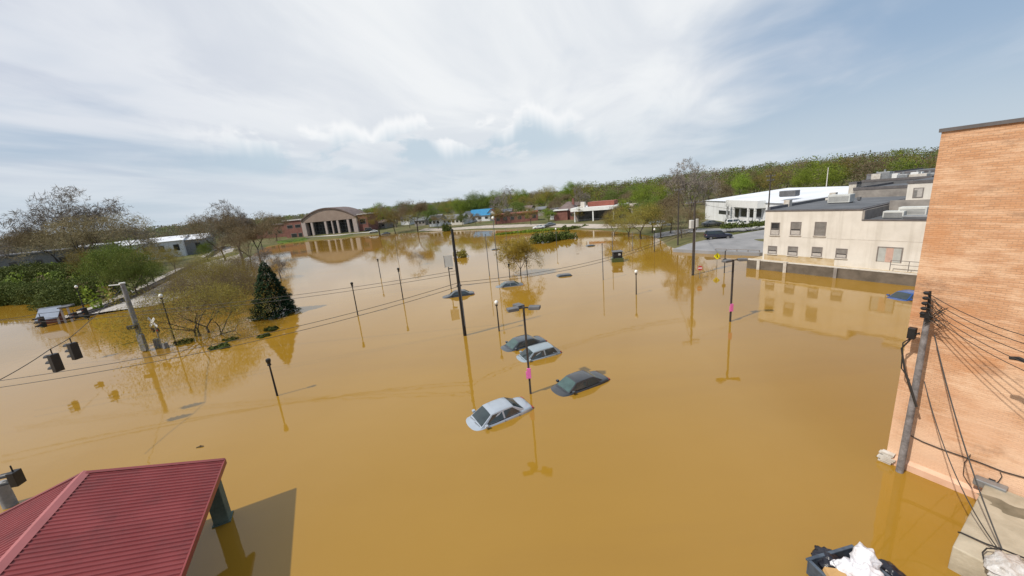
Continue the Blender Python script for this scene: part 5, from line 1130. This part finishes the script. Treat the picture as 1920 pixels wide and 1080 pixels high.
proto('bare2', 2, 'bark_pale', 'twig_grey', per=7, size=.32, rad=.16, asp=.07, spread=.62, levels=5, nb=3, trunk_f=.16, r0=.34)
proto('twiggy1', 3, 'bark_dark', 'leaf_brown', per=11, size=.26, rad=.36, asp=.09, spread=.55, levels=5, nb=3, trunk_f=.20)
proto('twiggy2', 4, 'bark_dark', 'leaf_brown', per=12, size=.26, rad=.38, asp=.09, spread=.65, levels=5, nb=3, trunk_f=.22)
proto('olive1', 5, 'bark_dark', 'leaf_olive', fill=(30, .42, .62, .34), per=24, size=.085, rad=.42, spread=.62, levels=4, nb=3, trunk_f=.22)
proto('olive2', 6, 'bark_dark', 'leaf_olive', fill=(36, .46, .62, .34), per=24, size=.085, rad=.45, spread=.7, levels=4, nb=3, trunk_f=.2)
proto('green1', 7, 'bark_dark', 'leaf_green', fill=(30, .36, .6, .38), per=30, size=.10, rad=.52, spread=.6, levels=4, nb=3, trunk_f=.2)
proto('green2', 8, 'bark_dark', 'leaf_green', fill=(30, .42, .58, .38), per=30, size=.10, rad=.55, spread=.68, levels=4, nb=3, trunk_f=.18)
proto('bright1', 9, 'bark_dark', 'leaf_bright', fill=(35, .34, .6, .38), per=30, size=.10, rad=.5, spread=.58, levels=4, nb=3, trunk_f=.2)
proto('park1', 10, 'bark_dark', 'leaf_olive', H=6, per=9, size=.06, rad=.26, asp=.35, spread=.8, levels=5, nb=3, trunk_f=.08, r0=.2, multi=4, up=.0)
proto('park2', 12, 'bark_dark', 'leaf_brown', H=6, per=8, size=.09, rad=.26, asp=.15, spread=.85, levels=5, nb=3, trunk_f=.08, r0=.2, multi=4, up=.0)
proto('gold', 14, 'bark_dark', 'leaf_gold', H=6, fill=(110, .50, .62, .36), per=17, size=.07, rad=.26, spread=.66, levels=5, nb=3, trunk_f=.17, r0=.14, up=.1)
proto('bush', 15, 'bark_dark', 'leaf_shrub', H=3, per=18, size=.09, rad=.26, spread=.95, levels=4, nb=3, trunk_f=.05, r0=.06, multi=5)
proto('thin', 16, 'bark_dark', 'twig_grey', H=4, per=3, size=.14, rad=.08, asp=.08, spread=.7, levels=5, nb=3, trunk_f=.2, r0=.09)
def tree(key, label, p, H, wide=1.0, rz=0.0, group=None, cat='tree', name='tree'):
    tm, cm, h0 = PROTO[key]; t = thing(name, label, cat, p, rz, group); s = H / h0; t.scale = (s * wide, s * wide, s)
    o = bpy.data.objects.new('trunk', tm); COL.objects.link(o); o.parent = t
    if cm: o = bpy.data.objects.new('crown', cm); COL.objects.link(o); o.parent = t
    return t
def ptree(key, label, b, ytop, wide=1.0, z=0.0, **kw):
    if z is None:
        q = P(*b, 1.0)
        for _ in range(6): q = P(*b, gz(q.x, q.y))
        p = q
    else: p = P(*b, z)
    return tree(key, label, p, hgt(p, ytop), wide, rz=(b[0] * 7 % 60) / 10, **kw)
def dtree(key, label, px, depth, ytop, wide=1.0, **kw):
    q = PD(px, 420, depth); q.z = max(-.5, gz(q.x, q.y)); r = ray(px, 420 + (CAM_H - q.z) * FPX / depth * .0 )
    return tree(key, label, q, max(3, hgt(q, ytop)), wide, rz=(px * 7 % 60) / 10, **kw)
PG = 'brown and olive trees of the flooded park'
# flooded park at the left
ptree('park1', 'spreading multi stemmed olive tree with forked dark stems, nearest in the flooded park', (384, 628), 520, 1.15, group=PG)
ptree('park2', 'brown crowned park tree right behind the nearest forked one', (430, 585), 500, 1.0, group=PG)
ptree('park1', 'olive park tree left of the dark conifer, nearer one', (440, 552), 490, .75, group=PG)
ptree('park2', 'brown park tree in the second row, leftmost', (345, 580), 512, 1.0, group=PG)
ptree('park1', 'olive park tree in the second row behind the brown ones', (395, 558), 490, 1.1, group=PG)
ptree('park2', 'brown park tree above the conifer top on its left', (462, 535), 470, .9, group=PG)
ptree('park1', 'olive park tree farthest back in the flooded park', (415, 532), 470, 1.1, group=PG)
ptree('park2', 'brown park tree at the upper left edge of the flooded park', (375, 542), 484, .9, group=PG)
ptree('bare2', 'pale leafless tree over the water right above the conifer', (528, 522), 478, .8)
ptree('bare1', 'dark twiggy tree rising behind the conifer top', (500, 510), 462, .7)
# conifer
p = P(517, 590); H = hgt(p, 490); t = thing('conifer', 'dark green pyramid shaped conifer standing in the water', 'conifer', p)
MB().tube([(0, 0, -1.5), (0, 0, H * .95)], [.16, .03], 8).build('trunk', 'bark_dark', t)
rr = random.Random(21); m = MB(); vs = []; fs = []
for k in range(22000):
    z = H * (1 - math.sqrt(rr.random())) ; f = 1 - z / H; rad = 2.75 * f ** .85 + .1; lay = .92 + .09 * math.sin(z * 6 + rr.random() * 3); a = rr.uniform(0, 6.283); lob = 1 + .09 * math.sin(a * 5 + z * 2) + .08 * math.sin(a * 9 - z * 5) + .05 * math.sin(z * 11 + a * 3); rr_ = rad * lay * lob * (1 - abs(rr.gauss(0, .16)))
    c = Vector((math.cos(a) * rr_, math.sin(a) * rr_, z + .15)); o_ = Vector((math.cos(a), math.sin(a), -.25 + rr.gauss(0, .25))).normalized(); s = rr.uniform(.07, .19); b = o_.cross(Vector((rr.gauss(0, .4), rr.gauss(0, .4), 1))).normalized()
    i = len(vs); vs += [c - o_ * s, c + b * s * .35, c + o_ * s, c - b * s * .35]; fs.append((i, i + 1, i + 2, i + 3))
m.add(vs, fs); m.build('crown', 'leaf_conifer', t)
# shrub tops just above the water
def leafpad(label, b, rx, ry, h=.35, n=900, rz=0.0, mt_='leaf_shrub', size=.10, group='drowned shrub tops', name='shrub', z=0.0):
    p = P(*b, z); t = thing(name, label, 'shrub', p, rz, group); rr = random.Random(int(b[0] * 3 + b[1])); vs = []; fs = []; cl = []
    for k in range(16): a = rr.uniform(0, 6.283); q = math.sqrt(rr.random()) * .85; cl.append((math.cos(a) * q * rx, math.sin(a) * q * ry, rr.uniform(.18, .36), rr.uniform(.45, 1.15)))
    for k in range(n):
        cx_, cy_, cr, ch = rr.choice(cl); a = rr.uniform(0, 6.283); q = math.sqrt(rr.random()); x, y = cx_ + math.cos(a) * q * rx * cr, cy_ + math.sin(a) * q * ry * cr; zz = h * ch * math.sqrt(max(0, 1 - q * q)) * rr.uniform(.35, 1.1)
        d = Vector((rr.gauss(0, 1), rr.gauss(0, 1), rr.gauss(0, 1))).normalized(); e = d.orthogonal().normalized(); f = d.cross(e); s = size * rr.uniform(.6, 1.4); c = Vector((x, y, zz)); i = len(vs)
        vs += [c - e * s, c + f * s * .6, c + e * s, c - f * s * .6]; fs.append((i, i + 1, i + 2, i + 3))
    MB().add(vs, fs).build('foliage', mt_, t)
    m = MB()
    for k in range(7): a = k * .9; m.tube([(0, 0, -1.2), (math.cos(a) * rx * .6, math.sin(a) * ry * .6, h * .6)], [.03, .01], 4, cap=False)
    m.build('stems', 'bark_dark', t)
leafpad('clipped green shrub top just breaking the water left of the nearest park tree', (346, 643), 1.15, .75)
leafpad('clipped green shrub top nearest the viewer below the park trees', (412, 652), 1.25, .8)
leafpad('green shrub top in front of the conifer, nearer one', (495, 631), .75, .6, .3)
leafpad('green shrub top in front of the conifer, farther one', (510, 619), .9, .7, .4)
leafpad('dim green shrub top right of the clipped one beside the forked tree', (432, 637), .8, .5, .2)
# trees standing in the middle water
ptree('gold', 'golden olive round tree standing alone in the middle of the water', (975, 516), 443, .78)
ptree('thin', 'small leafless tree standing alone in the far water', (786, 497), 470, 1.0)
leafpad('round grey green shrub right behind the tall black pole', (862, 482), 2.2, 1.8, 1.7, 1500, mt_='leaf_olive', size=.16)
G2 = 'green shrubs of the drowned island'
leafpad('wide green shrub at the left end of the drowned island', (1018, 455), 3.6, 2.4, 2.6, 2600, group=G2, size=.22)
leafpad('darker green shrub in the middle of the drowned island', (1040, 450), 2.6, 2.2, 2.0, 1800, group=G2, size=.22)
leafpad('green shrub at the right end of the drowned island', (1062, 448), 3.2, 2.4, 2.2, 2000, group=G2, size=.22)
leafpad('low green hedge on the lawn behind the drowned island', (1080, 429), 6, 2.2, 1.4, 2400, group=G2, size=.25)
leafpad('dark evergreen bush at the far shore below the white houses', (838, 433), 2.6, 2.4, 3.2, 2200, group=G2, size=.28)
leafpad('broad grassy lawn patch above the drowned island', (1000, 434), 14, 2.6, .5, 5200, group=G2, size=.3, mt_='leaf_bright')
leafpad('green hedge before the white shopfront at the far right, left part', (1366, 428), 1.9, 1.2, 1.2, 1500, group=G2, size=.16, z=1.8)
leafpad('green hedge before the white shopfront at the far right, right part', (1408, 425), 5.0, 1.3, 1.2, 2800, group=G2, size=.16, z=1.9)
G3 = 'trees along the right bank'
for k_, lb, b, yt, wd in (('olive1', 'olive tree with double trunk standing in the water at the right bank', (1176, 455), 385, 1.0), ('olive2', 'olive tree left of the double trunk one at the water edge', (1149, 447), 398, .9), ('olive2', 'wide olive tree right of the double trunk one', (1205, 449), 380, 1.1),
        ('olive1', 'olive tree next to the white topped lamp on the far right', (1236, 447), 386, 1.0), ('twiggy2', 'brown twiggy tree by the far car park corner', (1277, 447), 388, 1.0), ('olive2', 'low olive tree above the black pickup', (1305, 432), 392, 1.0),
        ('bare1', 'tall pale leafless tree left of the white building', (1292, 430), 298, .75), ('twiggy1', 'brown tree just left of the tall pale leafless one', (1256, 438), 360, .9), ('green1', 'green tree between the olive ones at the right bank', (1222, 436), 366, .9), ('bright1', 'bright green tree behind the right bank trees', (1240, 424), 350, .8)):
    ptree(k_, lb, b, yt, wd, z=None, group=G3)
G4 = 'trees near the arched hall'
for k_, lb, b, yt, wd in (('olive1', 'olive tree at the right corner of the arched hall', (712, 438), 388, 1.0), ('olive2', 'broad olive tree with bare base right of the hall corner tree', (742, 434), 392, .9), ('twiggy1', 'brown tree before the left end of the white houses', (783, 431), 374, 1.0), ('green1', 'green tree just left of the white houses', (806, 426), 382, .8), ('bright1', 'small bright green tree left of the hipped brick building', (1029, 416), 390, 1.1),
        ('twiggy2', 'brown tree at the left wing of the arched hall', (520, 452), 404, .8), ('twiggy1', 'brown bushy tree just behind the pale leafless tree', (492, 468), 412, .8)):
    ptree(k_, lb, b, yt, wd, z=None, group=G4)
G6 = 'small trees among the far bank houses'
for k_, lb, b, yt, wd in (('twiggy1', 'small brown tree before the farthest left white house', (822, 428), 402, 1.0), ('olive1', 'small olive tree between the first white houses', (846, 427), 400, .9), ('green1', 'small green tree at the left end of the blue roof', (868, 424), 396, .9),
        ('twiggy2', 'small brown tree in front of the blue roofed house', (893, 424), 400, .8), ('olive2', 'small olive tree right of the narrow gabled house', (932, 421), 390, 1.0), ('twiggy1', 'brown tree before the middle of the long red wall', (958, 422), 392, .9), ('olive1', 'olive tree before the right end of the long red wall', (995, 421), 388, 1.0),
        ('green2', 'dark green tree behind the long red wall', (975, 408), 376, 1.0), ('twiggy2', 'brown tree left of the hipped brick building', (1040, 412), 378, .9), ('olive2', 'olive tree between the hipped building and the canopy shop', (1086, 416), 386, .8), ('twiggy1', 'brown tree at the right corner of the canopy shop', (1152, 419), 384, 1.0), ('bright1', 'bright green tree right of the canopy shop', (1168, 412), 372, .9),
        ('olive1', 'olive tree left of the first grey roofed house', (770, 428), 398, .9), ('green1', 'green tree behind the first white house', (812, 414), 384, 1.0), ('olive2', 'olive tree behind the dark gabled house', (880, 408), 380, 1.0), ('bare2', 'tall bare grey tree behind the canopy shop', (1092, 402), 344, .7)):
    ptree(k_, lb, b, yt, wd, z=None, group=G6)
# left bank trees
G5 = 'trees along the left bank and railway'
for k_, lb, px, dp, yt, wd in (('bare1', 'huge wide spreading bare tree on the left skyline', 140, 118, 353, .95), ('bare2', 'smaller bare tree right of the huge spreading one', 226, 125, 385, .7), ('bare2', 'bare tree at the far left skyline', 25, 120, 400, .7), ('twiggy1', 'brown twiggy tree under the huge bare one, left', 85, 112, 415, 1.2), ('twiggy2', 'brown twiggy tree under the huge bare one, right', 175, 108, 405, 1.2),
        ('green2', 'green tree nearest the left railway bend', 175, 72, 455, .9), ('green1', 'green tree behind the grey mast', 215, 70, 470, .9), ('olive1', 'olive tree between the sheds and the railway', 255, 86, 462, .9), ('green2', 'green tree before the white roofed shed', 205, 95, 458, 1.0), ('olive2', 'olive tree beside the railway, farther up', 300, 100, 462, .8), ('green1', 'bushy green tree close to the rails', 240, 78, 488, 1.0),
        ('bare1', 'tall domed bare tree above the flooded park', 437, 128, 376, .8), ('twiggy2', 'brown tree crowding the domed bare tree on its left', 405, 120, 402, .9), ('twiggy1', 'brown tree crowding the domed bare tree on its right', 470, 130, 398, .9), ('twiggy1', 'low brown tree below the domed bare one', 450, 108, 420, .9),
        ('green2', 'dark green tree left of the domed bare tree', 372, 120, 452, .9), ('olive2', 'olive tree between the rails and the grey warehouse', 140, 88, 466, 1.0)):
    dtree(k_, lb, px, dp, yt, wd, group=G5)
rr = random.Random(31)
words = ['first', 'second', 'third', 'fourth', 'fifth', 'sixth', 'seventh', 'eighth', 'ninth', 'tenth', 'eleventh', 'twelfth']
for i in range(11):
    px = -20 + i * 17 + rr.uniform(-4, 4); q = P(px, 566 - i * 1.0 if i < 9 else 566, .6); z = gz(q.x, q.y)
    tree('bush', words[i] + ' bush from the left in the green thicket at the left edge', Vector((q.x - 2, q.y + 3, max(z, 0))), rr.uniform(3.4, 5.0), 1.25, rr.uniform(0, 6), group='green thicket bushes at the left edge', cat='bush', name='bush')
for i in range(12):
    px = -30 + i * 21 + rr.uniform(-5, 5); q = PD(px, 520, 100 + rr.uniform(-6, 6)); q.z = max(0, gz(q.x, q.y))
    tree(('bush', 'bush', 'green1')[i % 3], words[i] + ' from the left in the hedge line before the grey warehouse', q, rr.uniform(3.4, 5.5), 1.5, rr.uniform(0, 6), group='hedge trees before the warehouse', cat='bush', name='bush')
# skyline trees beyond the houses
rr = random.Random(77); K = ['green1', 'olive1', 'twiggy1', 'green2', 'olive2', 'twiggy2', 'bright1', 'bare2']
sky_pts = [(505, 402), (560, 400), (690, 390), (760, 385), (800, 378), (870, 370), (920, 358), (960, 353), (1000, 358), (1045, 352), (1090, 345), (1130, 352), (1180, 350), (1240, 345), (1300, 338), (1360, 332), (1420, 325), (1480, 310), (1530, 306), (1590, 300), (1640, 296), (1700, 300), (1760, 305), (1800, 300)]
def sky_y(x): return float(np.interp(x, [a for a, b in sky_pts], [b for a, b in sky_pts]))
colr = dict(green1='green', green2='dark green', olive1='olive', olive2='pale olive', twiggy1='brown', twiggy2='dark brown', bright1='bright green', bare2='bare')
FG = 'skyline trees behind the far bank'
near = lambda x: 'behind the arched hall' if x < 700 else 'behind the white houses' if x < 880 else 'behind the blue roof' if x < 935 else 'behind the long red wall' if x < 1020 else 'behind the hipped brick building' if x < 1085 else 'behind the canopy shop' if x < 1160 else 'behind the right bank' if x < 1290 else 'behind the white building' if x < 1480 else 'behind the cream roof' if x < 1620 else 'behind the dark roofs'
cnt = {}
lst = []
for i in range(92):
    x = 690 + i * 11.6 + rr.uniform(-5, 5); k_ = rr.choice(K if x < 1150 else ['green1', 'bright1', 'twiggy2', 'olive1', 'green2', 'twiggy1', 'bright1']); lst.append((x, k_, rr.uniform(0, 1), rr.uniform(215, 300) if x < 1150 else rr.uniform(125, 235), rr.uniform(-12, 9)))
for x, k_, q_, dp, dy in lst:
    key = (colr[k_], near(x)); cnt[key] = cnt.get(key, 0) + 1
seen = {}
for x, k_, q_, dp, dy in lst:
    key = (colr[k_], near(x)); seen[key] = seen.get(key, 0) + 1; tot = cnt[key]
    pos = '' if tot == 1 else (words[seen[key] - 1] + ' from the left of the ')
    lab = (pos + colr[k_] + (' trees ' if tot > 1 else ' skyline tree ') + near(x)); 
    if tot == 1: lab = 'the only ' + lab
    yt = sky_y(x) + dy + 3
    dtree(k_, lab, x, dp, yt, rr.uniform(.85, 1.1), group=FG)
# far-off woods: one mass each
def woods(name, label, n, azr, rr_, hr, mats_, seed, wts, per=150, k_s=.9):
    g = np.random.default_rng(seed); az = np.radians(g.uniform(*azr, n)); r = rr_[0] + (rr_[1] - rr_[0]) * g.random(n) ** .8; x = np.sin(az) * r; y = np.cos(az) * r; z = ground_z(x, y); ok = z > -.2
    x, y, z, r = x[ok], y[ok], z[ok], r[ok]; n = len(x); h = g.uniform(*hr, n); wd = h * g.uniform(.28, .42, n); mi = g.choice(len(mats_), n, p=np.array(wts) / sum(wts))
    T = np.repeat(np.arange(n), per); N_ = len(T); a = g.uniform(0, 6.283, N_); u = g.random(N_) ** .55; zz = g.uniform(.10, 1, N_)
    q = wd[T] * np.sqrt(np.maximum(.05, 1 - ((zz - .52) / .54) ** 2)) * u * (1 + .3 * np.sin(a * 3 + T) * np.sin(zz * 9 + T))
    c = np.stack([x[T] + np.cos(a) * q, y[T] + np.sin(a) * q, z[T] + h[T] * zz], -1)
    d = g.normal(size=(N_, 3)); d /= np.linalg.norm(d, axis=1)[:, None]; e = np.cross(d, g.normal(size=(N_, 3))); e /= np.linalg.norm(e, axis=1)[:, None]; f = np.cross(d, e)
    s = ((.22 + r[T] * .0006) * g.uniform(.5, 1.5, N_) * k_s)[:, None]
    V = np.stack([c - e * s, c + f * s * .55, c + e * s, c - f * s * .55], 1).reshape(-1, 3)
    me = bpy.data.meshes.new(name); me.vertices.add(len(V)); me.vertices.foreach_set('co', V.ravel()); me.loops.add(N_ * 4); me.loops.foreach_set('vertex_index', np.arange(N_ * 4)); me.polygons.add(N_); me.polygons.foreach_set('loop_start', np.arange(N_) * 4)
    for q_ in mats_: me.materials.append(MT[q_])
    me.polygons.foreach_set('material_index', mi[T].astype(np.int32)); me.update(calc_edges=True); me.validate()
    o = bpy.data.objects.new(name, me); COL.objects.link(o); return tag(o, label, 'woods', kind='stuff')
woods('distant_woods', 'mixed green and brown woods on the distant rising ground at the right', 1500, (12, 68), (190, 560), (10, 16), ['leaf_green', 'leaf_bright', 'leaf_far_brown', 'leaf_far'], 5, (3, 2, 4, 3))
woods('distant_woods', 'grey green woods along the horizon behind the hall and houses', 1300, (-40, 14), (300, 800), (9, 13), ['leaf_far', 'leaf_far_grey', 'leaf_far_brown', 'leaf_olive'], 6, (4, 3, 2, 1))
woods('distant_woods', 'brown grey woods along the horizon at the left', 1400, (-80, -36), (190, 620), (9, 13.5), ['leaf_far_grey', 'leaf_far_brown', 'leaf_far'], 7, (4, 4, 2))
woods('undergrowth', 'low green and brown undergrowth along the left railway bank', 420, (-66, -45), (78, 190), (1.5, 4.5), ['leaf_green', 'leaf_brown', 'leaf_olive', 'leaf_bright'], 8, (4, 3, 2, 3), per=60)
# floating debris flecks
rr = random.Random(4); vs = MB()
for (x, y, s) in ((375, 838, .22), (1140, 478, .4), (1083, 476, .25), (1655, 855, .18)):
    p = P(x, y, .01); o = MB()
    for k in range(6): a = rr.uniform(0, 3); q = Vector((rr.uniform(-s, s), rr.uniform(-s, s) * .5, 0)); o.tube([p + q, p + q + Vector((math.cos(a) * s, math.sin(a) * s * .5, .03))], .025, 4)
    tag(o.build('floating_debris', 'debris'), 'dark scrap of floating sticks ' + {375: 'left of the conifer reflection near the red roof', 640: 'between the short lamp and the tall pole', 1140: 'left of the floating hut', 1083: 'farther left of the floating hut', 530: 'beside the pavilion shadow', 1655: 'at the foot of the peach brick corner'}[x], 'debris')
